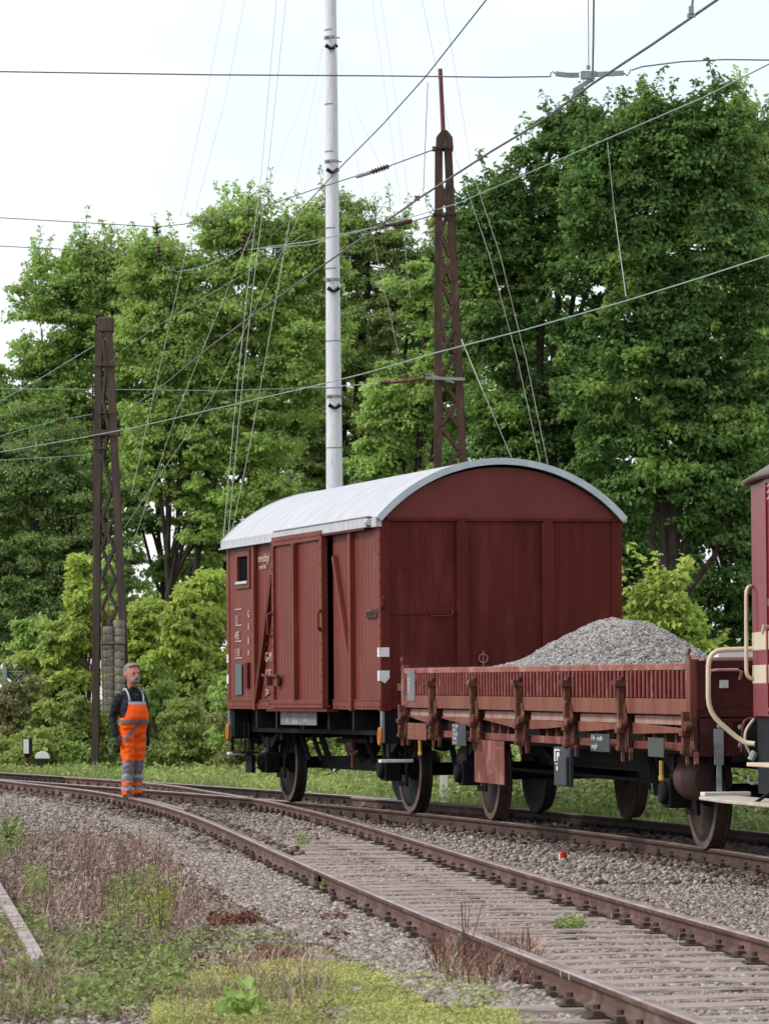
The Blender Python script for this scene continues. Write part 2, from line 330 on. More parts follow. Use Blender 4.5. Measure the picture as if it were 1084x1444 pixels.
# sleepers with their rail clips
def sleeper_proto(L, mat, wd=.25, offs=(-.76, .76), lab='', grp=''):
    rng = random.Random(int(L*100))
    t = MB().box((0, 0, -.045), (L, wd, .16))
    o = t.build('sleeper', mat, None, bevel=.012)
    for u in offs:
        m = MB(); m.box((u, 0, .040), (.30, .17, .012))
        for s in (-1, 1):
            m.box((u+s*.095, 0, .058), (.045, .09, .026)); m.tube([(u+s*.095, .02*s, .08), (u+s*.095, .02*s, .103)], .019, 6)
        m.build('rail_clip', M_['clip'], o)
    tag(o, lab, 'sleeper', grp); return o
def put_sleepers(proto, f, Ys, c0, lab):
    first = True
    for Y in Ys:
        if first: o = proto; first = False
        else:
            o = proto.copy(); C.objects.link(o)
            for ch in proto.children:
                c = ch.copy(); C.objects.link(c); c.parent = o
        X = float(f(Y)); sl_ = float(slope(f, Y))
        o.location = (X+random.uniform(-.03, .03), Y, 0.0+random.uniform(-.006, .008)); o.rotation_euler = (random.uniform(-.03, .03), random.uniform(-.004, .004), -atan(sl_)+random.uniform(-.03, .03))
        o['label'] = lab
random.seed(5)
SLB = list(np.arange(12.4, 50, .585)+0*1.0); SLA = list(np.arange(18, 50, .64)); SLT = list(np.arange(50.3, 76, .60))
pB = sleeper_proto(2.5, M_['sleeper_wood'], .21)
put_sleepers(pB, XB, SLB, None, 'pale weathered timber sleeper between the rails of the foreground track')
for o in [o for o in C.objects if o.name.startswith('sleeper')]: o['group'] = 'sleepers of the foreground track'
nB = set(o.name for o in C.objects)
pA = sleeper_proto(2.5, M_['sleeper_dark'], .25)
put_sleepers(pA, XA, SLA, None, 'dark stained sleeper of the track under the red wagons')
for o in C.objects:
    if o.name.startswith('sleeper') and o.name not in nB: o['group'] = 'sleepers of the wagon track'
nB = set(o.name for o in C.objects)
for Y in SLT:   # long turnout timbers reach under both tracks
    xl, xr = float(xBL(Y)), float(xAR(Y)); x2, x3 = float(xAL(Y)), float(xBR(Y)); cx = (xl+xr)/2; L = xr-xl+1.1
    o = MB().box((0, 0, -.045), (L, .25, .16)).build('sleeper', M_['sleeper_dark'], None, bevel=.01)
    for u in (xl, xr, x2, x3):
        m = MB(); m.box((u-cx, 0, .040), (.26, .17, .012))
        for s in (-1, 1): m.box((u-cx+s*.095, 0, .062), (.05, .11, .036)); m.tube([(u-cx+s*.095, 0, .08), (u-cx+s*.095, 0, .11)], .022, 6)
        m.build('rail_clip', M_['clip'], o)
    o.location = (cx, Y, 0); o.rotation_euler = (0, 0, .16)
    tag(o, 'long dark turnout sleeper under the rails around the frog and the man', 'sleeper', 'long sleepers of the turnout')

# ---------------------------------------------------------------- ground
def groundmat():
    m = mk('ground_soil', (0.13, 0.105, 0.07), (0.07, 0.055, 0.04), 1.5, 0.95, bump=0.6, bscale=25, c3=(0.07, 0.10, 0.03), c3pos=(.45, .6), c3scale=2)
    return m
g = MB(); g.add([(-400, -60, -.03), (400, -60, -.03), (400, 700, -.03), (-400, 700, -.03)], [(0, 1, 2, 3)])
tag(g.build('ground', groundmat()), kind='structure')
def sheet(name, poly_fn, y0, y1, step, z, mat, amp=0.0):
    Ys = np.arange(y0, y1+.01, step); V = []; F = []; nx = 24
    for Y in Ys:
        a, b = poly_fn(Y)
        for i in range(nx+1):
            X = a+(b-a)*i/nx
            V.append((X, Y, z+amp*mnoise.noise(Vector((X*1.3, Y*1.3, 0)))))
    for j in range(len(Ys)-1):
        for i in range(nx): q = j*(nx+1)+i; F.append((q, q+1, q+nx+2, q+nx+1))
    me = bpy.data.meshes.new(name); me.from_pydata(V, [], F); me.materials.append(mat); me.update()
    o = bpy.data.objects.new(name, me); C.objects.link(o); return tag(o, kind='structure')
bedm = mk('bed', (0.24, 0.21, 0.195), (0.10, 0.085, 0.075), 55, 0.95, bump=0.9, bscale=80)
def bed_lr(Y): return min(float(xBL(Y))-3.2, -Y*.12-1.5), float(xAR(Y))+1.1
sheet('ballast_bed', bed_lr, 8, 95, .5, -.008, bedm, .012)
vergem = mk('verge_grass', (0.13, 0.18, 0.04), (0.08, 0.12, 0.025), 3, 0.95, bump=0.5, bscale=40)
sheet('verge', lambda Y: (float(xAR(Y))+.95, float(xAR(Y))+13), 28, 96, 1, -.002, vergem, .02)

rng = np.random.default_rng(7)
ICO = None
def rocks(name, P, R, mat, parent=None, flat=.65):
    """P (n,3) centres, R (n,) radii -> one mesh of angular stones"""
    phi = (1+5**.5)/2
    v = np.array([(-1, phi, 0), (1, phi, 0), (-1, -phi, 0), (1, -phi, 0), (0, -1, phi), (0, 1, phi), (0, -1, -phi), (0, 1, -phi), (phi, 0, -1), (phi, 0, 1), (-phi, 0, -1), (-phi, 0, 1)])/1.9
    f = np.array([(0, 11, 5), (0, 5, 1), (0, 1, 7), (0, 7, 10), (0, 10, 11), (1, 5, 9), (5, 11, 4), (11, 10, 2), (10, 7, 6), (7, 1, 8), (3, 9, 4), (3, 4, 2), (3, 2, 6), (3, 6, 8), (3, 8, 9), (4, 9, 5), (2, 4, 11), (6, 2, 10), (8, 6, 7), (9, 8, 1)])
    n = len(P); V = np.repeat(v[None], n, 0)*rng.uniform(.5, 1.2, (n, 12, 1))
    V = V*np.stack([rng.uniform(.75, 1.35, n), rng.uniform(.7, 1.1, n), rng.uniform(flat*.75, flat*1.25, n)], 1)[:, None]
    ax = rng.normal(size=(n, 3)); ax /= np.linalg.norm(ax, axis=1, keepdims=True)
    a = rng.uniform(0, 2*pi, n); ca, sa = np.cos(a), np.sin(a)
    # rotate about z fully, tilt a little
    X = V[..., 0]*ca[:, None]-V[..., 1]*sa[:, None]; Yv = V[..., 0]*sa[:, None]+V[..., 1]*ca[:, None]; Z = V[..., 2]
    t = rng.uniform(-.6, .6, n); Y2 = Yv*np.cos(t)[:, None]-Z*np.sin(t)[:, None]; Z2 = Yv*np.sin(t)[:, None]+Z*np.cos(t)[:, None]
    V = np.stack([X, Y2, Z2], -1)*R[:, None, None]+P[:, None]
    F = (f[None]+(np.arange(n)*12)[:, None, None]).reshape(-1, 3)
    return npmesh(name, V.reshape(-1, 3), F, mat, parent)
def scatter(n, y0, y1, pw=1.0):
    """random points inside the visible wedge (slightly wider)"""
    Y = y0+(y1-y0)*rng.random(n)**pw
    X = Y*rng.uniform(-.098, .098, n)+rng.uniform(-1.2, 1.2, n)
    return X, Y
def weedmask(X, Y):
    # 1 where weeds cover the stones: lower left of the picture
    px = 542+6000*X/Y; py = 977+HC*6000/Y
    lim = 230+(py-1180)*.45
    return (px < lim-60) & (py > 1165)
def lay(name, n, y0, y1, rmin, rmax, mat, cond, zlo=-.012, zhi=.012, pw=1.0):
    X, Y = scatter(n, y0, y1, pw); k = cond(X, Y); X, Y = X[k], Y[k]
    R = rng.uniform(rmin, rmax, len(X))
    P = np.stack([X, Y, rng.uniform(zlo, zhi, len(X))], 1)
    return tag(rocks(name, P, R, mat), {'ballast_stones': 'grey crushed stone ballast between and beside the rails'}.get(name, 'brown stained ballast stones'), 'ballast', kind='stuff')
sB, sA = np.array(SLB), np.array(SLA)
def on_sleeper(X, Y):
    xb = XB(Y); sl_ = slope(XB, Y); yy = Y+sl_*(X-xb)
    i = np.abs(yy[:, None]-sB[None]).min(1)
    return (np.abs(X-xb) < np.where(Y < 19.6, 1.22, .70)) & (i < .105) & (Y < 50)
def notrail(X, Y):
    k = np.ones(len(X), bool)
    for fx in (xBL, xBR, xAL, xAR): k &= np.abs(X-fx(Y)) > .075
    return k
def c_main(X, Y): return notrail(X, Y) & ~(on_sleeper(X, Y) & (rng.random(len(X)) < .93)) & ~(weedmask(X, Y) & (rng.random(len(X)) < .55)) & (X < xAR(Y)+.9)
inB = lambda X, Y: (X > xBL(Y)) & (X < xBR(Y)) & (Y < 50)
lay('ballast_stones', 220000, 15, 34, .009, .027, M_['ballast'], lambda X, Y: c_main(X, Y) & ~inB(X, Y), -.016, .006)
lay('ballast_stones', 200000, 15, 34, .009, .024, M_['ballast'], lambda X, Y: c_main(X, Y) & inB(X, Y), .000, .022)
lay('ballast_stones', 160000, 34, 90, .018, .036, M_['ballast'], lambda X, Y: c_main(X, Y) & ~inB(X, Y), -.012, .028)
lay('ballast_stones', 110000, 34, 50, .011, .024, M_['ballast'], lambda X, Y: c_main(X, Y) & inB(X, Y), .000, .024)
lay('ballast_stones', 260000, 20, 52, .012, .028, M_['ballast'], lambda X, Y: (X < xBL(Y)-.08) & (X > xBL(Y)-.72-(Y > 26)*.1) & (Y > 20.5) & notrail(X, Y), .022, .042)
lay('ballast_stones', 60000, 26, 54, .012, .028, M_['ballast'], lambda X, Y: notrail(X, Y) & (X > xBR(Y)+.08) & (X < xBR(Y)+.62), .022, .042)
lay('ballast_stones', 70000, 36, 54, .012, .03, M_['ballast'], lambda X, Y: notrail(X, Y) & (X > xBL(Y)) & (X < xBR(Y)) & (rng.random(len(X)) < np.clip((Y-43)/10, 0, .7)), .02, .044)
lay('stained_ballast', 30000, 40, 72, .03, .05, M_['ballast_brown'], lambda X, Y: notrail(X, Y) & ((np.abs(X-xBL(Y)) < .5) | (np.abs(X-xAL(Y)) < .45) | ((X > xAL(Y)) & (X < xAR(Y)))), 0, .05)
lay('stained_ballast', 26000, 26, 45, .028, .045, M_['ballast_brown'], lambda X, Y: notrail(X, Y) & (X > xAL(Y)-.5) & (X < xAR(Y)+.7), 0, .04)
# single larger stones
for (px, py, r, lab) in ((96, 1131, .13, 'big pale stone lying left of the curved rail near the man'), (905, 1470, .09, 'pale stone beside the near rail'),):
    if py > 1440: continue
    p = on(px, py); o = rocks('stone', np.array([[p.x, p.y, .05]]), np.array([r]), M_['concrete']); tag(o, lab, 'stone')
# ---------------------------------------------------------------- railway wagons
def wagon_root(name, label, cat, Y1, Y2, dx=0.0, tilt=0.0):
    p1 = Vector((float(XA(Y1))+dx, Y1, 0)); p2 = Vector((float(XA(Y2))+dx, Y2, 0))
    n = (p1-p2).normalized(); o = thing(name, label, cat, (p1+p2)/2, atan2(n.y, n.x))
    o.rotation_euler = (0, tilt, atan2(n.y, n.x)); return o, (p1-p2).length
def wheelset(root, x, R=.5, dark=False):
    zc = .17+R; ax = MB(); ax.tube([(x, -1.02, zc), (x, -.75, zc), (x, .75, zc), (x, 1.02, zc)], [.055, .075, .075, .055], 12)
    ws = ax.build('wheelset', M_['wheel_dark'], root, smooth=True)
    for s in (-1, 1):
        prof = [(.0001, .83), (.09, .83), (.115, .80), (.13, .755), (.25, .735), (.39, .765), (.425, .80), (.43, .818), (.495, .818), (.5, .81), (.505, .73),
                (.512, .715), (.530, .705), (.532, .692), (.52, .682), (.43, .682), (.40, .70), (.14, .70), (.12, .66), (.0001, .66)]
        m = MB(); m.lathe([(r*R/.5, s*h) for r, h in prof], (x, 0, zc), 'y', 48)
        o = m.build('wheel', M_['wheel_dark' if dark else 'wheel_face'], ws, smooth=True, ang=35)
        o.data.materials.append(M_['rim_steel'])
        for p in o.data.polygons:
            c = p.center; rr = hypot(c.x-x, c.z-zc)
            if rr > .42*R/.5 and abs(c.y) > .81: p.material_index = 1
    return ws
def running_gear(root, x, mat, zsole, R=.5, side=(-1, 1)):
    zc = .17+R
    for s in side:
        y = s*1.0
        g = MB()   # axle guard (W-iron): two legs spreading up to the sole bar
        for q in (-1, 1):
            g.bar((x+q*.17, y-s*.10, zc-.16), (x+q*.20, y-s*.10, zsole-.02), .02, .07, up=(1, 0, 0))
            g.bar((x+q*.20, y-s*.10, zc+.05), (x+q*.52, y-s*.10, zsole-.02), .02, .06, up=(1, 0, 0))
        g.bar((x-.20, y-s*.10, zc-.17), (x+.20, y-s*.10, zc-.17), .03, .05)
        g.build('axle_guard', mat, root)
        b = MB(); b.box((x, y+s*.04, zc), (.24, .20, .26)); b.lathe([(.0001, s*.20), (.085, s*.20), (.10, s*.17), (.10, s*.12)], (x, y, zc), 'y', 20)
        b.box((x, y+s*.02, zc+.15), (.16, .14, .05))
        b.build('axle_box', mat, root, bevel=.015)
        l = MB(); n = 8
        for k in range(n):
            hl = .62-k*.062; pts = []
            for i in range(9):
                t = -1+2*i/8; pts.append((x+t*hl, y+s*.02, zc+.20+k*.016*0+.13*(t*hl/.62)**2+(n-1-k)*.0155))
            for i in range(8): l.bar(pts[i], pts[i+1], .09, .0135)
        l.box((x, y+s*.02, zc+.25), (.12, .12, .16))
        l.build('leaf_spring', mat, root)
        h = MB()
        for q in (-1, 1):
            h.tube([(x+q*.62, y+s*.02, zc+.44), (x+q*.70, y+s*.02, zsole)], .022, 8)
            h.box((x+q*.70, y+s*.02, zsole-.03), (.14, .12, .12))
        h.build('spring_hanger', mat, root)
def buffer_(root, xe, dirn, y, z, mat, name='buffer'):
    m = MB(); d = dirn
    m.box((xe+d*.015, y, z), (.03, .34, .34)); m.lathe([(.11, 0), (.12, d*.04), (.095, d*.06), (.085, d*.33)], (xe+d*.03, y, z), 'x', 20)
    m.lathe([(.06, d*.3), (.06, d*.53)], (xe, y, z), 'x', 16)
    m.lathe([(.05, d*.53), (.20, d*.55), (.225, d*.57), (.225, d*.59), (.12, d*.605), (.0001, d*.61)], (xe, y, z), 'x', 28)
    return m.build(name, mat, root, smooth=True)
def rivets(m, pts, r=.012, nrm=(0, -1, 0)):
    n = Vector(nrm)
    for p in pts:
        p = Vector(p); m.tube([p, p+n*r*.7], [r, r*.6], 6)

# ---- red covered van
BW = 1.42
box, wb = wagon_root('boxcar', 'dark red covered goods wagon with white curved roof and sliding door', 'boxcar', 49.28, 54.85, dx=-.01)
XN, XF = wb/2+1.02, -wb/2-.72
def S_(s): return XN-s*.925            # distance from the near corner -> local x
ZB, ZT = 1.365, 3.49
side = MB()
side.bb(XF, XN, -BW, -BW+.05, ZB, ZT); side.bb(XF, XN, BW-.05, BW, ZB, ZT)
ws_ = side  # walls
# cut the window opening by building the left wall from pieces
WX0, WX1, WZ0, WZ1 = S_(7.46), S_(6.84), 2.97, 3.30
side.v = []; side.f = []
side.bb(XF, WX0, -BW, -BW+.05, ZB, ZT); side.bb(WX1, S_(2.86), -BW, -BW+.05, ZB, ZT); side.bb(S_(2.27), XN, -BW, -BW+.05, ZB, ZT)
side.bb(WX0, WX1, -BW, -BW+.05, ZB, WZ0); side.bb(WX0, WX1, -BW, -BW+.05, WZ1, ZT)
side.bb(XF, XN, BW-.05, BW, ZB, ZT)
sw = side.build('side_wall', M_['box_red'], box)
# plank grooves
gr = MB(); x = XF+.18
while x < XN-.1:
    if not (S_(5.1) < x < S_(2.4)) and not (WX0-.08 < x < WX1+.08): gr.bb(x-.003, x+.003, -BW-.0015, -BW+.01, ZB+.1, ZT-.03)
    x += .145
gr.build('plank_joint', mk('joint', (0.15, 0.036, 0.028), rough=.7), box)
fl = MB(); fl.bb(XF+.05, XN-.05, -BW+.05, BW-.05, ZB, ZB+.05); fl.build('floor', M_['frame_black'], box)
ew = MB(); 
ARC = [(BW*math.sin(t)/math.sin(1.02), 0) for t in np.linspace(-1.02, 1.02, 33)]
Rr = BW/math.sin(1.02)*1.0
def roof_pts(w, z0, h, n=33):
    """flattened arch: half width w, springing height z0, rise h"""
    R = (w*w+h*h)/(2*h); a = math.asin(min(1, w/R)); 
    return [(R*sin(t), z0+h-R+R*cos(t)) for t in np.linspace(-a, a, n)]
for xe in (XN, XF):
    s = 1 if xe > 0 else -1; a, b = (xe-.05, xe) if s > 0 else (xe, xe+.05)
    e = MB(); e.bb(a, b, -BW+.051, BW-.051, ZB, 3.50); e.build('end_wall', M_['box_red_shaded'], box)
    g2 = MB(); pts = roof_pts(BW-.01, 3.50, .60); g2.prism([(y, z) for y, z in pts]+[(BW-.01, 3.44), (-BW+.01, 3.44)], a-.004*s, b-.004*s, 'x')
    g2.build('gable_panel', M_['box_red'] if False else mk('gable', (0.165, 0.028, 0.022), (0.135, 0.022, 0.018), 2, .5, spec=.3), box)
    # framing of the end
    f = MB(); 
    for y in (-.475, .535): f.bb(xe, xe+s*.055, y-.045, y+.045, ZB, 3.50); f.bb(xe+s*.045, xe+s*.062, y-.07, y+.07, ZB+.04, 3.47)
    f.bb(xe, xe+s*.035, -BW+.06, BW, 3.485, 3.525)
    f.bb(xe, xe+s*.02, -BW-.012, -BW+.11, ZB-.02, 3.50); f.bb(xe, xe+s*.02, BW-.11, BW+.012, ZB-.02, 3.50)
    f.bb(xe, xe+s*.02, -BW+.10, BW-.10, ZB, ZB+.09)
    f.build('end_frame', M_['box_red_shaded'], box, bevel=.004)
ej = MB()
for i in range(1, 20):
    y = -BW+.05+i*(2*BW-.1)/20
    if abs(y+.475) > .08 and abs(y-.535) > .08: ej.bb(XN, XN+.0012, y-.0025, y+.0025, ZB+.1, 3.47)
ej.build('plank_joint', mk('end_joint', (0.082, 0.0135, 0.011), rough=.8), box)
rv = MB(); rivets(rv, [(XN+.02, -BW+.05, ZB+.1+i*.24) for i in range(9)]+[(XN+.063, -.475+q*.055, ZB+.2+i*.2) for i in range(11) for q in (-1, 1)], nrm=(1, 0, 0))
rv.build('rivet_row', M_['box_red_shaded'], box)
# side corner post, posts, braces, sills
fr = MB()
for a, b in ((XN-.11, XN), (XF, XF+.11)): MB().bb(a, b, -BW-.014, -BW+.02, ZB-.02, ZT).build('corner_post', M_['box_red'], box, bevel=.006)
for s_ in (6.38, 5.25, 1.28):
    x = S_(s_); MB().bb(x-.05, x+.05, -BW-.06, -BW, ZB-.02, ZT-.02).build('side_post', M_['box_red'], box, bevel=.006)
for a, b in ((XF+.02, S_(5.2)), (S_(2.27), XN-.01)):
    fr = MB(); fr.bb(a, b, -BW-.022, -BW, ZB-.005, ZB+.095); fr.bb(a, b, -BW-.03, -BW, ZB+.095, ZB+.11); fr.build('bottom_sill', M_['box_red'], box, bevel=.004)
br = MB(); br.bar((S_(6.28), -BW-.035, ZB+.10), (S_(5.32), -BW-.035, 3.0), .07, .10, up=(1, 0, .4)); br.build('diagonal_brace', M_['box_red_shaded'], box, bevel=.005)
br = MB(); br.bar((S_(2.12), -BW-.03, 3.15), (S_(1.36), -BW-.03, 1.88), .05, .07, up=(1, 0, .4)); br.build('diagonal_brace', M_['box_red'], box, bevel=.005)
rv = MB(); rivets(rv, [(XF+.15+i*.17, -BW-.024, ZB+.03) for i in range(14)]+[(S_(2.4)+i*.17, -BW-.024, ZB+.03) for i in range(14)]+[(XN-.03, -BW-.015, ZB+.15+i*.16) for i in range(13)]+[(XF+.03, -BW-.015, ZB+.15+i*.16) for i in range(13)], .013)
rv.build('rivet_row', M_['box_red'], box)
# sliding door
D0, D1 = S_(5.06), S_(2.42); DY = -BW-.10
d = MB(); d.bb(D0, D1, DY+.02, DY+.065, ZB+.01, 3.47)
door = d.build('sliding_door', M_['box_red'], box, bevel=.004)
d = MB(); 
for a, b in ((D0, D0+.07), (D1-.10, D1)): d.bb(a, b, DY-.012, DY+.02, ZB+.01, 3.47)
d.bb(D0+.07, D1-.10, DY-.012, DY+.02, ZB+.01, ZB+.11); d.bb(D0+.07, D1-.10, DY-.012, DY+.02, 3.36, 3.47)
xm = S_(3.78); d.bb(xm-.07, xm+.03, DY-.045, DY+.02, ZB+.11, 3.36)
d.build('door_frame', M_['box_red'], door, bevel=.004)
d = MB(); rivets(d, [(D0+.15+i*.15, DY-.014, 3.415) for i in range(16)]+[(D0+.15+i*.15, DY-.014, ZB+.06) for i in range(16)]+[(D1-.05, DY-.014, ZB+.2+i*.19) for i in range(10)]+[(D0+.035, DY-.014, ZB+.2+i*.19) for i in range(10)], .014)
d.build('rivet_row', M_['box_red'], door)
d = MB(); x = D0+.2
while x < D1-.12:
    if abs(x-xm) > .1: d.bb(x-.003, x+.003, DY+.018, DY+.021, ZB+.13, 3.34)
    x += .16
d.build('plank_joint', bpy.data.materials['joint'], door)
h = MB(); h.tube([(D0+.05, DY-.02, 2.55), (D0+.05, DY-.08, 2.52), (D0+.05, DY-.08, 2.28), (D0+.05, DY-.02, 2.25)], .014, 8)
h.tube([(D1-.03, DY-.02, 2.53), (D1+.05, DY-.07, 2.49), (D1+.05, DY-.07, 2.33), (D1-.03, DY-.02, 2.29)], .017, 8)
h.build('door_handle', M_['box_red'], door)
h = MB(); h.bar((D0-.35, DY-.05, 1.78), (D0+.45, DY-.05, 1.77), .03, .03); h.box((D0-.12, DY-.03, 1.72), (.12, .08, .14)); h.box((D0+.28, DY-.02, 1.70), (.16, .04, .12))
h.tube([(D0-.05, DY-.03, 1.55), (D0-.22, DY-.05, 1.50), (D0-.05, DY-.03, 1.42)], .015, 6); h.build('door_latch', M_['open_rust'], door, bevel=.004)
t = MB(); t.bb(S_(5.2), S_(.4), -BW-.095, -BW-.004, 3.40, 3.43); t.bb(S_(5.2), S_(2.0), -BW-.16, -BW-.02, ZB-.03, ZB+.003); t.build('door_rail', M_['box_red_shaded'], box)
# window with sliding frame
wf = MB()
for a, b, c, e in ((WX0-.09, WX0, WZ0-.08, WZ1+.07), (WX1, WX1+.09, WZ0-.08, WZ1+.07)): wf.bb(a, b, -BW-.025, -BW+.01, c, e)
wf.bb(WX0, WX1, -BW-.025, -BW+.01, WZ1, WZ1+.07); wf.bb(WX0, WX1, -BW-.025, -BW+.01, WZ0-.08, WZ0)
win = wf.build('window_frame', M_['box_red'], box, bevel=.008)
MB().bb(WX0+.001, WX1-.001, -BW+.012, -BW+.02, WZ0+.001, WZ1-.001).build('unlit_inside_stand_in', mk('dark_inside', (.004,.005,.007), rough=.9, spec=.05), win)  # near-black panel stands in for the unlit inside of the van
MB().bb(WX0-.02, WX1+.02, -BW-.045, -BW-.02, WZ0-.02, WZ0+.015).build('window_sill', M_['roof_trim'], win, bevel=.004)
# roof
RW = BW+.055; outer = roof_pts(RW, 3.535, .66); inner = roof_pts(RW-.02, 3.505, .645)
rf = MB(); rf.prism([(y, z) for y, z in outer]+[(y, z) for y, z in inner[::-1]], XF-.06, XN+.05, 'x')
roof = rf.build('roof', M_['roof_white'], box, smooth=True, ang=30)
for a, b in ((XN+.045, XN+.085), (XF-.095, XF-.055)):
    rt = MB()
    o2 = roof_pts(RW+.012, 3.53, .675); i2 = roof_pts(RW-.05, 3.485, .645)
    rt.prism([(y, z) for y, z in o2]+[(y, z) for y, z in i2[::-1]], a, b, 'x')
    rt.build('roof_edge', M_['roof_trim'], roof, smooth=True, ang=30)
rt = MB()
rt.bb(XF-.07, S_(5.0), -RW-.02, -RW+.03, 3.435, 3.535); rt.bb(XF-.12, S_(4.9), -RW-.04, -RW+.02, 3.42, 3.437)
rt.bb(S_(5.0), XN-.25, -RW-.045, -RW+.03, 3.425, 3.54); rt.bb(S_(5.0), XN-.2, -RW-.06, -RW+.02, 3.54, 3.555)
rt.bb(XN-.20, XN+.04, -RW-.01, -RW+.06, 3.42, 3.52); rt.tube([(XN-.26, -RW-.03, 3.48), (XN-.16, -RW-.03, 3.48)], .04, 10)
rt.bb(XF-.05, XN+.05, RW-.03, RW+.012, 3.475, 3.53)
rt.build('gutter', M_['roof_trim'] if False else M_['roof_white'], roof, bevel=.004)
# small fittings
a = MB(); a.bb(S_(.62), S_(.10), -BW-.03, -BW-.004, 2.40, 2.50); a.build('label_holder', M_['open_rust'], box, bevel=.004)
a = MB(); a.bb(S_(.54), S_(.18), -BW-.032, -BW-.029, 2.425, 2.475); a.build('label_slot', M_['rubber'], box)
a = MB(); a.tube([(XN+.02, -BW+.02, 2.5), (XN+.07, -BW-.0, 2.53), (XN+.07, -BW, 2.60), (XN+.02, -BW+.02, 2.63)], .014, 8); a.build('lamp_bracket', M_['box_red_shaded'], box)
a = MB(); a.bb(XN+.001, XN+.012, -BW+.11, -.52, 2.43, 2.455); a.build('end_seam', M_['box_red_shaded'], box)
a = MB(); a.tube([(XN, -.86, 2.49), (XN+.08, -.86, 2.46), (XN+.08, -.84, 2.41), (XN+.08, -.62, 2.41), (XN+.08, -.60, 2.46), (XN, -.60, 2.49)], .012, 8); a.build('grab_handle', M_['box_red_shaded'], box)
a = MB(); a.tube([(XN+.03+.0*i, -.235+.05*cos(t), 1.93+.05*sin(t)) for i, t in enumerate(np.linspace(0, 2*pi, 17))], .009, 6); a.tube([(XN+.03, -.235, 1.84), (XN+.03, -.235, 2.02)], .008, 6)
a.build('lashing_ring', M_['open_pale'], box)
for z0, z1, cut in ((1.955, 2.06, 0), (1.685, 1.80, 1)):
    a = MB()
    pl = [(-BW-.016, z0), (-BW+.085, z0), (-BW+.085, z1), (-BW-.016, z1)] if not cut else [(-BW-.016, z0+.0), (-BW+.03, z0-.03), (-BW+.085, z0+.03), (-BW+.085, z1), (-BW-.016, z1)]
    a.prism(pl, XN+.021, XN+.030, 'x'); a.bb(XN-.10, XN+.0, -BW-.021, -BW-.015, z0, z1); a.build('reflector_patch', M_['white'], box)
    a = MB(); a.bb(XF, XF+.10, -BW-.021, -BW-.015, z0, z1); a.bb(XF-.01, XF-.001, -BW-.016, -BW+.085, z0, z1); a.build('reflector_patch', M_['white'], box)
a = MB(); a.bb(XN+.002, XN+.012, -1.24, -1.13, 1.57, 1.655); a.build('maker_plate', M_['open_pale'], box)
a = MB(); a.bb(S_(7.60), S_(7.22), -BW-.024, -BW-.016, 1.54, 1.93); a.build('chalk_board', M_['teal_plate'], box)
a = MB(); a.bb(S_(6.98), S_(6.82), -BW-.04, -BW-.004, 1.62, 1.95); a.build('document_clip', M_['box_red_shaded'], box, bevel=.004)
LR = (pi/2, 0, 0)
# lettering on the side (partly unreadable in the photograph)
for i, (s_, z, tx, sz) in enumerate([(6.22, 3.20, 'ommelsbigel', .15), (6.16, 3.11, 'ommel heibe', .09), (7.62, 2.45, '13', .20), (7.62, 2.25, '405', .19), (7.62, 2.03, '| 18', .19), (7.62, 1.86, '60', .14),
        (6.86, 2.52, 'G', .17), (6.86, 2.36, 'A', .17), (6.86, 2.18, 'B', .17), (6.86, 2.03, 'M', .13), (5.82, 2.16, '1', .20), (5.86, 1.95, 'G-M', .22), (5.86, 1.72, '135', .25), (5.86, 1.50, '74', .20)]):
    text(tx, sz*(1 if i < 2 else .78), (S_(s_), -BW-.020, z), LR, M_['letter'], box, sx=.78 if i < 2 else 1.1)
for z in (2.425, 2.63, 2.22, 2.005):
    MB().bb(S_(7.64), S_(7.25), -BW-.012, -BW-.005, z, z+.012).build('painted_line', M_['letter'], box)
# underframe
u = MB(); u.bb(XF+.04, XN-.04, -1.16, -1.08, 1.06, ZB-.004); u.bb(XF+.04, XN-.04, 1.08, 1.16, 1.06, ZB-.004)
for x in (XF+.5, -1.2, 0, 1.2, XN-.5): u.bb(x-.04, x+.04, -1.08, 1.08, 1.10, ZB-.004)
for s_ in (6.38, 5.25, 3.8, 2.50, 1.28): u.bb(S_(s_)-.04, S_(s_)+.04, -BW-.02, -1.16, 1.12, ZB-.006)
u.build('sole_bar', M_['frame_black'], box, bevel=.005)
for xe, s in ((XN, 1), (XF, -1)):
    u = MB(); u.bb(xe-.03 if s > 0 else xe, xe if s > 0 else xe+.03, -BW+.03, BW-.03, .975, ZB-.004); u.bb(xe-.2*s, xe-.03*s, -BW+.03, -1.2, 1.0, ZB-.006)
    u.build('headstock', M_['slate'] if False else M_['frame_black'], box, bevel=.004)
    u = MB(); u.bb(xe-.05 if s > 0 else xe-.01, xe+.01 if s > 0 else xe+.05, -BW-.004, -BW+.028, .99, ZB-.006); u.build('corner_angle', M_['galv'], box)
    u = MB(); x = xe-.03*s; u.tube([(x+.045*sin(t), -BW-.02, 1.06+.09*cos(t)) for t in np.linspace(0, 2*pi, 17)], .016, 8); u.build('shunting_hook', M_['orange_paint'], box)
    for y in (-.875, .875): buffer_(box, xe, s, y, 1.12, M_['frame_black'])
    u = MB(); u.tube([(xe, 0, 1.1), (xe+s*.25, 0, 1.1), (xe+s*.32, 0, 1.04), (xe+s*.26, 0, .98)], .03, 8); u.build('coupling_hook', M_['black_iron'], box)
    u = MB(); u.bb(xe-.10 if s > 0 else xe-.02, xe+.02 if s > 0 else xe+.10, -BW-.02+.0, -BW+.36, .765, .80)
    st = u.build('shunter_step', M_['white'], box, bevel=.006)
    u = MB()
    for y in (-BW+.04, -BW+.30): u.bar((xe-.05*s, y, .77), (xe-.05*s, y, 1.0), .04, .012, up=(1, 0, 0))
    u.build('step_hanger', M_['black_iron'], st)
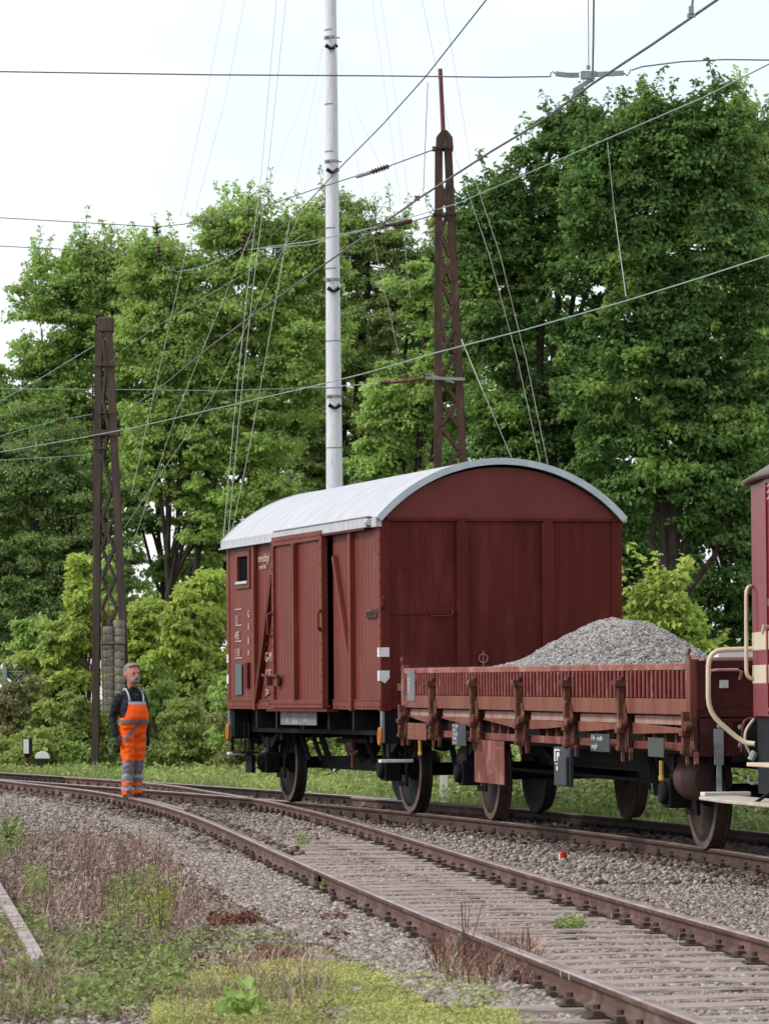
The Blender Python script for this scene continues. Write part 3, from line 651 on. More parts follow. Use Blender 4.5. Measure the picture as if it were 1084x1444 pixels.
for x in (wb/2, -wb/2): wheelset(box, x, dark=True); running_gear(box, x, M_['black_iron'], 1.06)
u = MB(); u.bb(-wb/2+.45, wb/2-.3, -.50, -.42, .60, .76); u.build('brake_beam', M_['black_iron'], box)
u = MB()
for x, r_ in ((-1.9, .05), (-1.3, .04), (-.9, .06), (.2, .04), (.7, .07), (1.2, .05)):
    u.bar((x, -.9, 1.08), (x+.08, -.8, .72), .05, r_)
u.tube([(.2, -.95, .98), (1.6, -.95, .98)], .03, 8); u.lathe([(.0001, -.1), (.17, -.1), (.17, .34), (.0001, .36)], (.45, -.75, .93), 'x', 20)
u.build('brake_rigging', M_['black_iron'], box)
u = MB(); u.box((.95, -1.0, .92), (.22, .06, .10)); u.tube([(.9, -1.02, .88), (1.1, -1.02, .80), (1.3, -1.02, .86)], .02, 6); u.tube([(1.12, -1.02, 1.0), (1.12, -1.02, .66)], .022, 6); u.build('brake_lever', M_['open_rust'], box)
a = MB(); a.bb(S_(4.85), S_(2.95), -BW-.06, -BW-.045, 1.17, 1.335); pl = a.build('data_plate', M_['grey_plate'], box, bevel=.003)
for dx_, dz_, tx, sz in ((.18, .09, '3', .10), (.30, .02, '2 6', .07), (.62, .10, '12 045 kg', .055), (.62, .05, '26 1 2 73', .055), (.62, .0, 'REV 14 05', .055), (1.15, .09, 'G 20 1', .05), (1.15, .03, '34 55', .055)):
    text(tx, sz, (S_(4.85)+dx_, -BW-.062, 1.185+dz_), LR, M_['white'], pl)
u = MB(); u.box((-wb/2-.15, -1.34, .80), (.5, .22, .03)); u.box((-wb/2-.15, -1.34, .99), (.02, .02, .38)); u.box((-wb/2+.08, -1.34, .99), (.02, .02, .38)); u.box((-wb/2-.15, -1.27, .66), (.34, .05, .24)); u.build('side_step', M_['black_iron'], box, bevel=.004)

# ---- red open wagon
OW = 1.38
opn, wb2 = wagon_root('open_wagon', 'faded red low-sided open wagon with slatted drop sides carrying a heap of gravel', 'open wagon', 37.54, 45.85, tilt=.0035)
ON, OF = 6.02, -6.02
def D_(d): return ON-d
ZT2, ZB2 = 1.80, 1.365
STK = [2.2, 4.2, 6.2, 8.25, 10.3]
edges = [0.06]+[2.2, 4.2, 6.2, 8.25, 10.3]+[11.98]
fl = MB(); fl.bb(OF+.04, ON-.04, -OW+.05, OW-.05, 1.29, ZB2-.006); fl.build('floor', M_['open_dark'], opn)
for sd_, yo in ((-1, -OW), (1, OW)):
    for k in range(6):
        a, b = D_(edges[k+1])+.012, D_(edges[k])-.012; m = MB()
        y1, y2 = (yo, yo+.035) if sd_ < 0 else (yo-.035, yo)
        m.bb(a, b, y1, y2, ZB2, ZT2-.055)
        pn = m.build('drop_side', M_['open_dark'], opn)
        m = MB(); yy = (yo-.018, yo+.04) if sd_ < 0 else (yo-.04, yo+.018)
        m.bb(a, b, yy[0], yy[1], ZT2-.06, ZT2); m.build('top_rail', M_['open_top'], pn, bevel=.008)
        m = MB(); yy = (yo-.022, yo) if sd_ < 0 else (yo, yo+.022)
        m.bb(a, b, yy[0], yy[1], ZB2, ZB2+.135); m.build('lower_band', M_['open_band'], pn, bevel=.006)
        m = MB(); n = max(3, int(round((b-a)/.138)))
        for i in range(n):
            x = a+(b-a)*(i+.5)/n
            m.bb(x-.030, x+.030, yy[0] if sd_ < 0 else yy[0]+.001, yy[1]-.001 if sd_ < 0 else yy[1], ZB2+.137, ZT2-.062)
        m.build('slat', M_['open_slat'], pn, bevel=.008)
for xe, s in ((ON, 1), (OF, -1)):
    m = MB(); a, b = (xe-.06, xe) if s > 0 else (xe, xe+.06); m.bb(a, b, -OW+.04, OW-.04, ZB2-.02, ZT2+.01)
    en = m.build('end_board', M_['open_dark'], opn, bevel=.006)
    m = MB(); x0, x1 = (xe, xe+.03) if s > 0 else (xe-.03, xe)
    m.bb(x0, x1, -OW+.02, OW-.02, ZT2-.05, ZT2+.02); m.bb(x0, x1, -OW+.02, OW-.02, ZB2-.02, ZB2+.04)
    for y in (-OW+.06, -.55, .0, .55, OW-.06): m.bb(x0, x1+.01*s, y-.04, y+.04, ZB2+.04, ZT2-.05)
    m.build('end_frame', M_['open_dark'], en, bevel=.005)
    m = MB(); x0, x1 = (xe-.02, xe+.03) if s > 0 else (xe-.03, xe+.02)
    m.bb(x0, x1, -OW+.05, OW-.05, 1.02, ZB2-.03); m.build('headstock', M_['open_dark'], opn, bevel=.006)
    m = MB(); m.bb(xe-.09 if s > 0 else xe-.02, xe+.02 if s > 0 else xe+.09, -OW-.03, -OW+.05, ZB2-.04, ZT2+.035); m.tube([(xe, -OW-.02, ZT2+.03), (xe-.02*s, -OW-.03, ZT2+.08), (xe+.0, -OW-.02, ZT2+.12)], .016, 8)
    m.bb(xe-.09 if s > 0 else xe-.02, xe+.02 if s > 0 else xe+.09, OW-.05, OW+.03, ZB2-.04, ZT2+.035)
    m.build('corner_post', M_['open_red'], opn, bevel=.006)
    for y in (-.875, .875): buffer_(opn, xe, s, y, 1.14, M_['black_iron'])
    m = MB(); m.tube([(xe, 0, 1.12), (xe+s*.25, 0, 1.12), (xe+s*.32, 0, 1.05), (xe+s*.25, 0, .98)], .03, 8); m.build('coupling_hook', M_['black_iron'], opn)
m = MB(); m.tube([(ON+.03, -1.24, 1.70), (ON+.09, -1.24, 1.735), (ON+.10, -1.20, 1.74), (ON+.10, -1.02, 1.74), (ON+.09, -.98, 1.72), (ON+.03, -.98, 1.66)], .013, 8); m.build('grab_handle', M_['open_pale'], opn)
m = MB(); m.tube([(ON+.03, -.84, 1.72), (ON+.08, -.83, 1.72), (ON+.08, -.81, 1.67), (ON+.03, -.81, 1.66)], .012, 8); m.build('rope_hook', M_['open_pale'], opn)
MB().bb(ON+.041, ON+.048, -1.16, -1.085, 1.59, 1.655).build('white_plate', M_['white'], opn)
m = MB(); 
for y, z in ((-.98, 1.26), (-.98, 1.11), (-1.16, 1.27)): m.lathe([(.0001, .05), (.018, .045), (.024, .03), (.024, .0)], (ON, y, z), 'x', 12)
m.build('bolt_head', M_['galv'], opn, smooth=True)
# brake hose on the near end
m = MB(); m.tube([(ON+.03, -.62, 1.22), (ON+.15, -.63, 1.18), (ON+.20, -.66, 1.02), (ON+.18, -.62, .90), (ON+.1, -.5, .88)], .02, 8); m.build('brake_hose', M_['rubber'], opn, smooth=True)
# long underframe girder and the pale boards below the drop sides
for sd_ in (-1, 1):
    Yo = sd_*OW
    def yb(a, b): return (min(sd_*a, sd_*b), max(sd_*a, sd_*b))
    m = MB(); m.bb(OF+.05, ON-.05, *yb(1.22, 1.24), 1.02, 1.345); m.build('sole_bar', M_['open_dark'] if False else M_['frame_black'], opn)
    m = MB()
    m.bb(OF+.1, ON-.06, *yb(1.25, 1.33), 1.055, 1.125); m.build('lower_beam', M_['open_red'], opn, bevel=.006)
    m = MB()
    for k in range(6):
        a, b = D_(edges[k+1])+.14, D_(edges[k])-.10
        if k == 5: a -= .06
        m.bb(a, b, *yb(1.29, 1.345), 1.275, 1.352)
    m.build('floor_edge_plank', M_['open_pale'], opn, bevel=.006)
    m = MB()
    for k in range(6):
        a, b = D_(edges[k+1])+.11, D_(edges[k])-.09; L = b-a
        if k < 3: poly = [(a, 1.278), (b, 1.268 if k else 1.262), (b, 1.235), (a+.45*L, 1.20), (a, 1.185)]
        else: poly = [(a, 1.278), (b, 1.272), (b, 1.235), (a+.78*L, 1.19), (a, 1.262)]
        if k == 0: poly = [(a, 1.285), (b, 1.245), (b-.05, 1.215), (a, 1.185)]
        m.prism(poly, sd_*1.345, sd_*1.36)
    m.build('flap_bracket', M_['open_band'], opn, bevel=.003)
    m = MB()
    for d_ in STK:
        for q in (.28, .62, 1.0, 1.35): m.bb(D_(d_)+q-.03, D_(d_)+q+.03, *yb(1.24, 1.30), 1.125, 1.275)
    m.build('rib', M_['open_rust'], opn)
    # stanchions with hooked tops
    for d_ in STK+[.04, 11.96]:
        x = D_(d_); small = d_ in (.04, 11.96)
        m = MB(); top = ZT2-.15 if not small else ZB2+.03
        m.bb(x-.035, x+.035, *yb(OW+.025, OW+.085), 1.03, top); m.bb(x-.07, x+.07, *yb(OW-.03, OW+.03), 1.02, 1.36)
        m.bb(x-.055, x+.055, *yb(OW+.02, OW+.10), 1.19, 1.24); m.bb(x-.05, x+.05, *yb(OW+.02, OW+.095), 1.04, 1.08)
        if not small:
            m.bb(x-.06, x+.05, *yb(OW+.02, OW+.115), top-.05, top+.015); m.tube([(x-.16, sd_*(OW+.09), top-.02), (x-.03, sd_*(OW+.09), top-.02)], .018, 8)
            m.tube([(x+.03, sd_*(OW+.05), top), (x+.05, sd_*(OW+.05), top+.05)], .022, 8)
            m.prism([(x+.05, 1.22), (x+.14, 1.25), (x+.15, 1.32), (x+.05, 1.46)], sd_*(OW+.025), sd_*(OW+.045))
        m.tube([(x+.10, sd_*(OW+.03), 1.27), (x+.10, sd_*(OW+.09), 1.27)], .045, 10); m.tube([(x+.13, sd_*(OW+.02), 1.24), (x+.13, sd_*(OW+.02), 1.07)], .014, 6)
        m.bar((x-.12, sd_*(OW+.03), 1.03), (x-.03, sd_*(OW+.03), 1.12), .02, .05); m.bb(x-.11, x-.08, *yb(OW, OW+.03), .955, 1.05); m.bb(x+.015, x+.045, *yb(OW+.03, OW+.06), .94, 1.05)
        m.bb(x+.12, x+.15, *yb(OW-.02, OW+.02), .95, 1.06); m.build('stanchion', M_['open_rust'], opn, bevel=.006)
# cross members, tanks, truss frame
m = MB()
for x in np.arange(-5.4, 5.6, 1.2): m.bb(x-.05, x+.05, -1.2, 1.2, 1.09, 1.27)
m.build('cross_member', M_['frame_black'], opn)
m = MB(); m.bb(-2.2, 2.0, -.62, -.54, .80, 1.02); m.bb(-2.2, 2.0, .54, .62, .80, 1.02); m.bar((-2.2, -.58, .82), (-3.0, -.58, 1.05), .06, .06); m.bar((2.0, -.58, .82), (2.9, -.58, 1.05), .06, .06)
m.bar((-2.2, -.63, .81), (2.0, -.63, .81), .03, .03); m.build('truss_beam', M_['black_iron'], opn)
m = MB(); m.bb(-.9, .9, -.50, .5, .82, 1.05); m.build('equipment_box', M_['black_iron'], opn, bevel=.02)
m = MB(); m.lathe([(.0001, -.42), (.10, -.40), (.165, -.35), (.19, -.28), (.19, .28), (.165, .35), (.0001, .42)], (4.75, -.95, .80), 'x', 28); m.build('air_tank', M_['tank_brown'], opn, smooth=True)
m = MB(); m.lathe([(.0001, -.42), (.10, -.40), (.165, -.35), (.19, -.28), (.19, .28), (.165, .35), (.0001, .42)], (-5.1+.15, -.78, .80), 'x', 28); m.build('air_tank', M_['tank_brown'], opn, smooth=True)
m = MB(); 
for x in (3.2, 3.6, 5.2, -3.3, -5.3, 5.45): m.bar((x, -1.02, 1.05), (x+.05, -.95, .62), .05, .05)
m.tube([(-5.2, -.7, .72), (5.2, -.7, .72)], .02, 6); m.build('brake_rigging', M_['black_iron'], opn)
for x in (wb2/2, -wb2/2): wheelset(opn, x); running_gear(opn, x, M_['black_iron'], 1.06)
# plates and labels on the near side
def plate(xa, xb, z0, z1, mat, y=None, lab=None, th=.008):
    y = -OW-.045 if y is None else y
    o = MB().bb(xa, xb, y-th, y, z0, z1).build('label_plate', mat, opn, bevel=.002)
    if lab: o['label'] = lab
    return o
p_ = plate(D_(11.75), D_(11.33), 1.44, 1.775, M_['grey_plate'], y=-OW-.022); 
for i, tx in enumerate(('RIV 31', '80 14 5', '05 82', '33 7')): text(tx, .055, (D_(11.70), -OW-.032, 1.655-i*.045), LR, M_['white'], p_, sx=.9)
p_ = plate(D_(11.62), D_(10.62), 1.02, 1.20, M_['open_band'], lab='pinkish plate with faded writing')
for i, tx in enumerate(('23 110', '6.0 m')): text(tx, .05, (D_(11.5), -OW-.055, 1.12-i*.06), LR, M_['open_pale'], p_)
p_ = plate(D_(9.30), D_(8.62), .985, 1.215, M_['slate'], lab='black plate crowded with white writing')
for i, tx in enumerate(('W  12 400', 'A B1 C2', 'S 16 20 28', '120 00,0', '4.5 m 76')): text(tx, .048, (D_(9.26), -OW-.055, 1.172-i*.043), LR, M_['white'], p_, sx=1.2)
p_ = plate(D_(8.42), D_(7.05), .62, 1.055, M_['open_red'], y=-OW-.0, lab='big faded red hanging board')
for i, tx in enumerate(('24', '70 33', 'LHS 56')): text(tx, .07, (D_(7.8), -OW-.010, .90-i*.09), LR, M_['open_pale'], p_)
MB().bb(D_(7.5), D_(7.15), -OW-.010, -OW-.009, .98, .985).build('painted_line', M_['open_pale'], p_)
p_ = plate(D_(3.32), D_(2.62), 1.015, 1.175, M_['slate'], lab='slate plate with two lines of white writing')
text('Fih  mdh', .062, (D_(3.28), -OW-.055, 1.115), LR, M_['white'], p_, sx=1.9); text('zugh', .062, (D_(3.28), -OW-.055, 1.045), LR, M_['white'], p_, sx=1.9)
plate(D_(1.28), D_(.76), 1.00, 1.165, M_['slate'] if False else mk('olive_plate', (.075, .085, .07), rough=.6), lab='blank olive-grey plate')
m = MB(); m.bb(D_(4.72), D_(4.10), -OW-.06, -OW-.02, .67, 1.035); m.bb(D_(4.45), D_(4.12), -OW-.09, -OW-.06, .68, .95); ph = m.build('parking_brake_case', M_['slate'], opn, bevel=.008)
m = MB(); m.bb(D_(4.68), D_(4.46), -OW-.066, -OW-.06, 1.0, 1.015); m.bb(D_(4.68), D_(4.64), -OW-.066, -OW-.06, .90, 1.0); m.bb(D_(4.58), D_(4.48), -OW-.066, -OW-.06, .905, .985); m.bb(D_(4.64), D_(4.44), -OW-.066, -OW-.06, .872, .882); m.bb(D_(4.60), D_(4.46), -OW-.066, -OW-.06, .815, .855); m.build('white_mark', M_['white'], ph)
for d_, z in ((11.05, 1.0), (.92, .95)):
    m = MB(); x = D_(d_); m.tube([(x, -OW-.03, z+.02), (x, -OW-.03, z-.10), (x+.02, -OW-.03, z-.14), (x-.02, -OW-.03, z-.15), (x-.03, -OW-.03, z-.11)], .02, 8); m.build('yellow_hook', M_['yellow'], opn)
m = MB(); m.bb(ON-.02, ON+.12, -OW+.06, -OW+.46, .69, .725); st = m.build('shunter_step', M_['white'], opn, bevel=.006)
m = MB(); m.bb(ON+.03, ON+.045, -OW+.17, -OW+.25, .95, 1.25); m.bb(ON+.03, ON+.045, -OW+.19, -OW+.23, .725, .95); m.build('step_hanger', M_['galv'], st)
m = MB(); m.tube([(ON+.05, -.92, .86), (ON+.07, -.92, .80), (ON+.09, -.90, .79), (ON+.09, -.55, .79)], .012, 8); m.build('uncoupling_bar', M_['galv'], opn)
# gravel heap: lateral profile read off the photograph
def heapz(x, y):
    l = y+OW
    prof = np.interp(l, [0, .45, .72, 1.1, 1.25, 1.5, 1.75, 2.0, 2.15, 2.76], [1.76, 1.86, 2.03, 2.22, 2.265, 2.23, 2.10, 1.94, 1.83, 1.72])
    u = (x-D_(7.6)); fall = math.exp(-(abs(u)/2.2)**2.4)
    return 1.42+(prof-1.42)*fall+.03*mnoise.noise(Vector((x*2, y*2, 0)))+.02*mnoise.noise(Vector((x*6, y*6, 0)))
V = []; F = []; nx, ny = 90, 34
for i in range(nx+1):
    for j in range(ny+1):
        x = OF+.08+(ON-OF-.16)*i/nx; y = -OW+.04+(2*OW-.08)*j/ny; V.append((x, y, heapz(x, y)))
F = np.array([(i*(ny+1)+j, (i+1)*(ny+1)+j, (i+1)*(ny+1)+j+1, i*(ny+1)+j+1) for i in range(nx) for j in range(ny)])
hp = npmesh('gravel_heap', np.array(V), F, M_['gravel_core']); hp.location = opn.location; hp.rotation_euler = opn.rotation_euler
tag(hp, 'heap of grey gravel piled in the red open wagon', 'gravel heap')
n = 42000; xs = rng.uniform(OF+.12, ON-.12, n); xs[:32000] = np.clip(rng.normal(D_(7.6), 1.5, 32000), OF+.12, ON-.12); ys = rng.uniform(-OW+.06, OW-.06, n)
zs = np.array([heapz(a, b) for a, b in zip(xs, ys)])
st_ = rocks('gravel_stones', np.stack([xs, ys, zs], 1), rng.uniform(.012, .028, n), M_['gravel'], hp, flat=.8)
st_['kind'] = 'stuff'
# pale boards on the far side wall
for i, (dy, dz) in enumerate(((0, 0),)):
    for k in range(3):
        m = MB(); m.bb(ON-3.6+k*1.12, ON-3.6+k*1.12+1.08, OW-1.6, OW-1.25, 1.80, 1.86)
pb = MB(); 
for k in range(3): pb.bb(ON-.42, ON-.20, -1.10+k*.42, -1.10+k*.42+.405, 1.845, 1.90)
o = pb.build('pale_boards', mk('pale_paint', (.80,.80,.82), (.7,.7,.72), 5, .6), None, bevel=.006); o.location = opn.location; o.rotation_euler = opn.rotation_euler
tag(o, 'row of pale boards lying on the open wagon behind the cream handrail', 'boards')
pb = MB(); pb.bb(ON-.50, ON-.12, -1.25, 1.2, 1.812, 1.843); o = pb.build('crossbar', M_['open_pale'], None, bevel=.004); o.location = opn.location; o.rotation_euler = opn.rotation_euler
tag(o, 'dusty grey-red plank under the pale boards on the open wagon', 'plank')

# ---- red and cream railcar at the right edge
C0 = Vector((2.808, 34.46, 0)); hd = Vector((.165, -.986, 0)).normalized()
car = thing('railcar', 'dark red and cream railcar with grey roof at the right edge of the picture', 'railcar', C0, atan2(hd.y, hd.x))
# local: x along towards the camera, y negative = visible side is at y=0 ... body centre at y=+CW
CWd = 1.32
def plan(inset=0.0, x1=9.0):
    i = inset
    return [(0+i, .24+i), (.25+i*.3, .10+i), (1.1, -.0+i), (x1, 0+i), (x1, 2*CWd-i), (1.1, 2*CWd-i), (.25+i*.3, 2*CWd-.10-i), (0+i, 2*CWd-.24-i)]
def ring(z0, z1, mat, name, inset=0.0, parent=car, bevel=.004):
    m = MB(); m.prism(plan(inset), z0, z1, 'z'); return m.build(name, mat, parent, bevel=bevel)
ring(1.34, 1.60, M_['car_red'], 'body', .0); ring(1.60, 1.748, M_['cream'], 'stripe', -.003); ring(1.748, 1.865, M_['car_red'], 'body', .0)
ring(1.865, 2.01, M_['cream'], 'stripe', -.003); ring(2.01, 3.22, M_['car_red'], 'body', .0)
ring(.72, 1.338, M_['frame_black'], 'skirt', .03)
m = MB(); n = 20   # roof: barrel with domed front
V = []; F = []
def roofz(y): t = (y-CWd)/CWd; return 3.235+.52*(1-abs(t)**2.2)
xs_ = [-.08, .05, .25, .55, 1.0, 1.6, 9.0]
for i, x in enumerate(xs_):
    k = [0.02, .30, .52, .74, .90, 1, 1][i]; sq = [.80, .88, .93, .965, 1.0, 1.01, 1.01][i]
    for j in range(n+1):
        t = -1+2*j/n; V.append((x, CWd+t*(CWd+.07)*sq, 3.225+(roofz(CWd+t*CWd)-3.225)*k))
for i in range(len(xs_)-1):
    for j in range(n): q = i*(n+1)+j; F.append((q, q+1, q+n+2, q+n+1))
m.add(V, F); rr_ = m.build('roof', M_['car_roof'], car, smooth=True, ang=60)
so_ = rr_.modifiers.new('thick', 'SOLIDIFY'); so_.thickness = .035; so_.offset = -1
m = MB(); m.tube([(0, .18, 3.225), (.25, .07, 3.225), (1.1, -.04, 3.225), (9.0, -.04, 3.225)], .022, 8); m.build('gutter', M_['car_roof'], rr_)
# windows and louvres along the visible side
for k in range(3):
    x0 = 1.33+k*1.9; m = MB()
    m.bb(x0, x0+1.3, -.006, .004, 2.28, 2.96); m.build('window', M_['glass'], car)
    m = MB(); m.bb(x0-.05, x0, -.022, .0, 2.22, 3.0); m.bb(x0+1.3, x0+1.35, -.022, .0, 2.22, 3.0); m.bb(x0-.05, x0+1.35, -.022, .0, 2.96, 3.0); m.bb(x0-.06, x0+1.36, -.04, .0, 2.20, 2.26)
    m.build('window_frame', M_['car_red'], car, bevel=.004)
    m = MB()
    for j in range(3): m.prism([(-.035, 3.035+j*.05), (0, 3.035+j*.05), (0, 3.075+j*.05), (-.01, 3.075+j*.05)], x0-.08, x0+1.38, 'x')
    m.build('louvre', mk('louvre', (0.40, 0.20, 0.19), rough=.5) if k == 0 else bpy.data.materials['louvre'], car)
m = MB(); m.bb(1.1, 1.14, -.012, 0, 1.36, 3.2); m.bb(1.14, 9, -.012, 0, 1.38, 1.41); m.bb(1.14, 9, -.012, 0, 3.17, 3.20); m.build('body_moulding', M_['car_red'], car)
m = MB(); m.tube([(1.22, -.01, 2.04), (1.26, -.07, 2.05), (1.22, -.07, 1.99)], .014, 8); m.build('lamp_bracket', M_['cream'], car)
m = MB(); m.bb(1.18, 2.2, -.20, .05, .955, .985); m.build('step_board', M_['cream'], car, bevel=.006)
s2 = MB(); s2.bb(.55, 2.6, -.22, .05, .985, 1.012)
# big lower step, its front end reaching ahead of the body
m = MB(); m.prism([(-.30, -.02), (-.15, -.26), (.9, -.34), (3.2, -.34), (3.2, .10), (-.30, .10)], .664, .69, 'z'); m.build('step_board', M_['wood'], car, bevel=.006)
m = MB(); 
for x in (1.6, 2.9): m.bb(x, x+.05, -.1, -.04, .69, 1.1); m.bar((x+.02, -.28, .66), (x+.02, -.06, .80), .04, .02)
m.build('step_hanger', M_['frame_black'], car)
# cream handrails (in world metres relative to the car)
iv = car.matrix_world.inverted() if False else (Matrix.Translation(C0) @ Matrix.Rotation(atan2(hd.y, hd.x), 4, 'Z')).inverted()
def L(px, py, Y): return iv @ at(px, py, Y)
def rounded(pts, r=.08, k=4):
    out = [pts[0]]
    for a, b, c in zip(pts[:-2], pts[1:-1], pts[2:]):
        u = (a-b); v = (c-b); lu, lv = min(r, u.length*.45), min(r, v.length*.45)
        p, q = b+u.normalized()*lu, b+v.normalized()*lv
        for i in range(k+1): t = i/k; out.append(p*(1-t)**2+b*2*t*(1-t)+q*t*t)
    out.append(pts[-1]); return out
YA = 34.35
m = MB(); m.tube(rounded([L(1066, 915, 34.4), L(998, 917, YA), L(998, 1005, YA), L(1046, 1047, YA+.0), L(1064, 1049, 34.3)], .13), .0205, 12)
m.build('handrail', M_['cream'], car, smooth=True)
m = MB(); m.tube(rounded([L(1064, 826, 34.3), L(1051.5, 828, 34.15), L(1051.5, 955, 34.15), L(1066, 958.5, 34.2)], .07), .016, 10)
m.build('handrail', M_['cream'], car, smooth=True)
m = MB(); m.tube(rounded([L(1062, 1014, 34.6), L(1050, 1030, 34.5), L(1049, 1048, 34.4), L(1058, 1064, 34.4)], .1), .011, 8); m.build('hose', M_['cream'], car, smooth=True)
m = MB(); m.tube(rounded([L(1066, 1012, 34.6), L(1047, 1014, 34.6), L(1045, 1060, 34.6)], .08), .010, 8); m.build('hose', M_['open_rust'], car, smooth=True)
m = MB(); m.tube([L(1064, 1060, 34.2), L(1058, 1072, 34.2)], .03, 8); m.build('hose_valve', M_['galv'], car)
for y in (.45, 2*CWd-.45): buffer_(car, 0, -1, y, 1.10, M_['frame_black'])
for x in (2.9, 6.4):
    zc = .60; m = MB(); m.tube([(x, .3, zc), (x, 2.3, zc)], .07, 10); wsx = m.build('wheelset', M_['wheel_dark'], car)
    for yc in (CWd-.75, CWd+.75):
        m = MB(); m.lathe([(.0001, -.06), (.42, -.06), (.43, .05), (.0001, .06)], (x, yc, zc), 'y', 36); m.build('wheel', M_['wheel_dark'], wsx, smooth=True)
# ---------------------------------------------------------------- masts and wires
def lattice_mast(name, label, Y, Lx, Rx, ytop, ybot_px, mat, wleg, capy, z0=0.0):
    """Lx,Rx: functions of photo row -> outer columns of the left and right channel"""
    base = at((Lx(ybot_px)+Rx(ybot_px))/2, ybot_px, Y); r = thing(name, label, 'mast', (base.x, Y, 0))
    def W(px, py, dy=0): p = at(px, py, Y); return Vector((p.x-base.x, dy, p.z))
    rows = np.linspace(ytop, ybot_px, 9)
    for side_, fx in ((0, Lx), (1, Rx)):
        m = MB(); sgn = 1 if side_ == 0 else -1
        for a, b in zip(rows[:-1], rows[1:]):
            pa, pb = W(fx(a)+sgn*wleg/2, a), W(fx(b)+sgn*wleg/2, b)
            wd = wleg*Y/FPX
            m.bar(pa+Vector((0, -.16, 0)), pb+Vector((0, -.16, 0)), wd, .012, up=(0, 1, 0)) if False else m.bar(pa+Vector((0, -.17, 0)), pb+Vector((0, -.17, 0)), .012, wd, up=(1, 0, 0))
            q = Vector((-sgn*wd/2, -.0, 0)); m.bar(pa+q, pb+q, .34, .012, up=(1, 0, 0))
            m.bar(pa+Vector((0, .17, 0)), pb+Vector((0, .17, 0)), .012, wd, up=(1, 0, 0))
        m.build('channel', mat, r)
    return r, W, base
# right mast, behind the boxcar
YM = 70.0
mast_r, W, bR = lattice_mast('lattice_mast', 'tall rusty brown lattice mast with a thin spike on top behind the boxcar', YM, lambda y: 613.5-(y-200)*.003, lambda y: 636+(y-200)*.0475, 208, 990, M_['mast_rust'], 10.5, 200)
m = MB(); rows = list(range(262, 960, 34)); lx = lambda y: 622-(y-200)*.003; rx = lambda y: 627+(y-200)*.0475
for dy in (-.178, .178):
    m = MB()
    for i, y in enumerate(rows[:-1]):
        a, b = (lx(y), rx(y+34)) if i % 2 == 0 else (rx(y), lx(y+34))
        m.bar(W(a, y, dy), W(b, y+34, dy), .012, .06, up=(1, 0, 0)); m.bar(W(lx(y) if i % 2 else rx(y), y, dy-.004), W(rx(y+34) if i % 2 else lx(y+34), y+34, dy-.004), .012, .05, up=(1, 0, 0)) if i % 3 == 0 else None
    m.build('lacing', M_['mast_rust'], mast_r)
m = MB(); m.prism([((W(612.5, 0).x), W(0, 214).z), (W(637, 0).x, W(0, 214).z), (W(636, 0).x, W(0, 200).z), (W(628, 0).x, W(0, 190).z), (W(621, 0).x, W(0, 190).z), (W(613, 0).x, W(0, 200).z)], -.19, .19)
m.build('mast_cap', M_['mast_rust'], mast_r, bevel=.01)
m = MB(); c1 = W(625, 192); c2 = W(620.5, 97); m.tube([c1, c2], [.040, .036], 10); m.build('spike', M_['spike'], mast_r)
for yy, a, b in ((210, 609, 639), (303, 610, 645)):
    m = MB(); m.bar(W(a, yy, -.21), W(b, yy, -.21), .03, .03); m.bar(W(a, yy, .21), W(b, yy, .21), .03, .03); m.bar(W(a+2, yy, -.21), W(a+2, yy, .21), .03, .03); m.bar(W(b-3, yy, -.21), W(b-3, yy, .21), .03, .03)
    m.build('clamp_band', M_['mast_rust'], mast_r)
m = MB(); m.bar(W(600, 534, -.22), W(655, 536, -.22), .03, .05); m.bar(W(602, 528, -.22), W(640, 541, -.22), .02, .03); m.build('clamp_band', M_['galv'], mast_r)
m = MB()
for yy in (240, 262): m.bb(W(626, 0).x, W(632, 0).x, -.1, .1, W(0, yy+6).z, W(0, yy).z)
m.build('tie_plate', M_['mast_rust'], mast_r)
# left mast
YL = 86.0
mast_l, W2, bL = lattice_mast('lattice_mast', 'shorter grey-brown lattice mast standing left of the man with concrete weights in its foot', YL, lambda y: 135.5-(y-450)*.0085, lambda y: 157.5+(y-450)*.0475, 462, 1092, M_['mast_grey'], 9.5, 450)
m = MB(); rows = list(range(480, 860, 42)); lx = lambda y: 146-(y-450)*.0055; rx = lambda y: 147+(y-450)*.044
for dy in (-.178, .178):
    m = MB()
    for i, y in enumerate(rows):
        a, b = (lx(y), rx(y+42)) if i % 2 == 0 else (rx(y), lx(y+42))
        m.bar(W2(a, y, dy), W2(b, y+42, dy), .012, .06, up=(1, 0, 0))
        if y > 700: m.bar(W2(lx(y) if i % 2 else rx(y), y, dy-.006), W2(rx(y+42) if i % 2 else lx(y+42), y+42, dy-.006), .012, .055, up=(1, 0, 0))
    m.build('lacing', M_['mast_grey'], mast_l)
m = MB(); m.bb(W2(136.5, 0).x, W2(158.5, 0).x, -.2, .2, W2(0, 470).z, W2(0, 449).z); m.build('mast_cap', M_['mast_grey'], mast_l, bevel=.03)
for yy, a, b, t in ((516, 132, 160, .07), (584, 133, 163, .025), (612, 128, 166, .12), (634, 131, 150, .04)):
    m = MB(); m.bar(W2(a, yy, -.21), W2(b, yy-1, -.21), t, .03, up=(0, 1, 0)) if False else m.bb(W2(a, 0).x, W2(b, 0).x, -.225, -.195, W2(0, yy).z-t/2, W2(0, yy).z+t/2); m.bb(W2(a, 0).x, W2(b, 0).x, .195, .225, W2(0, yy).z-t/2, W2(0, yy).z+t/2)
    m.build('clamp_band', M_['mast_grey'], mast_l, bevel=.004)
m = MB(); m.bb(W2(129.0, 0).x-.02, W2(129.0, 0).x, -.02, .02, 0, W2(0, 500).z); m.build('cable_pipe', M_['mast_rust'], mast_l)
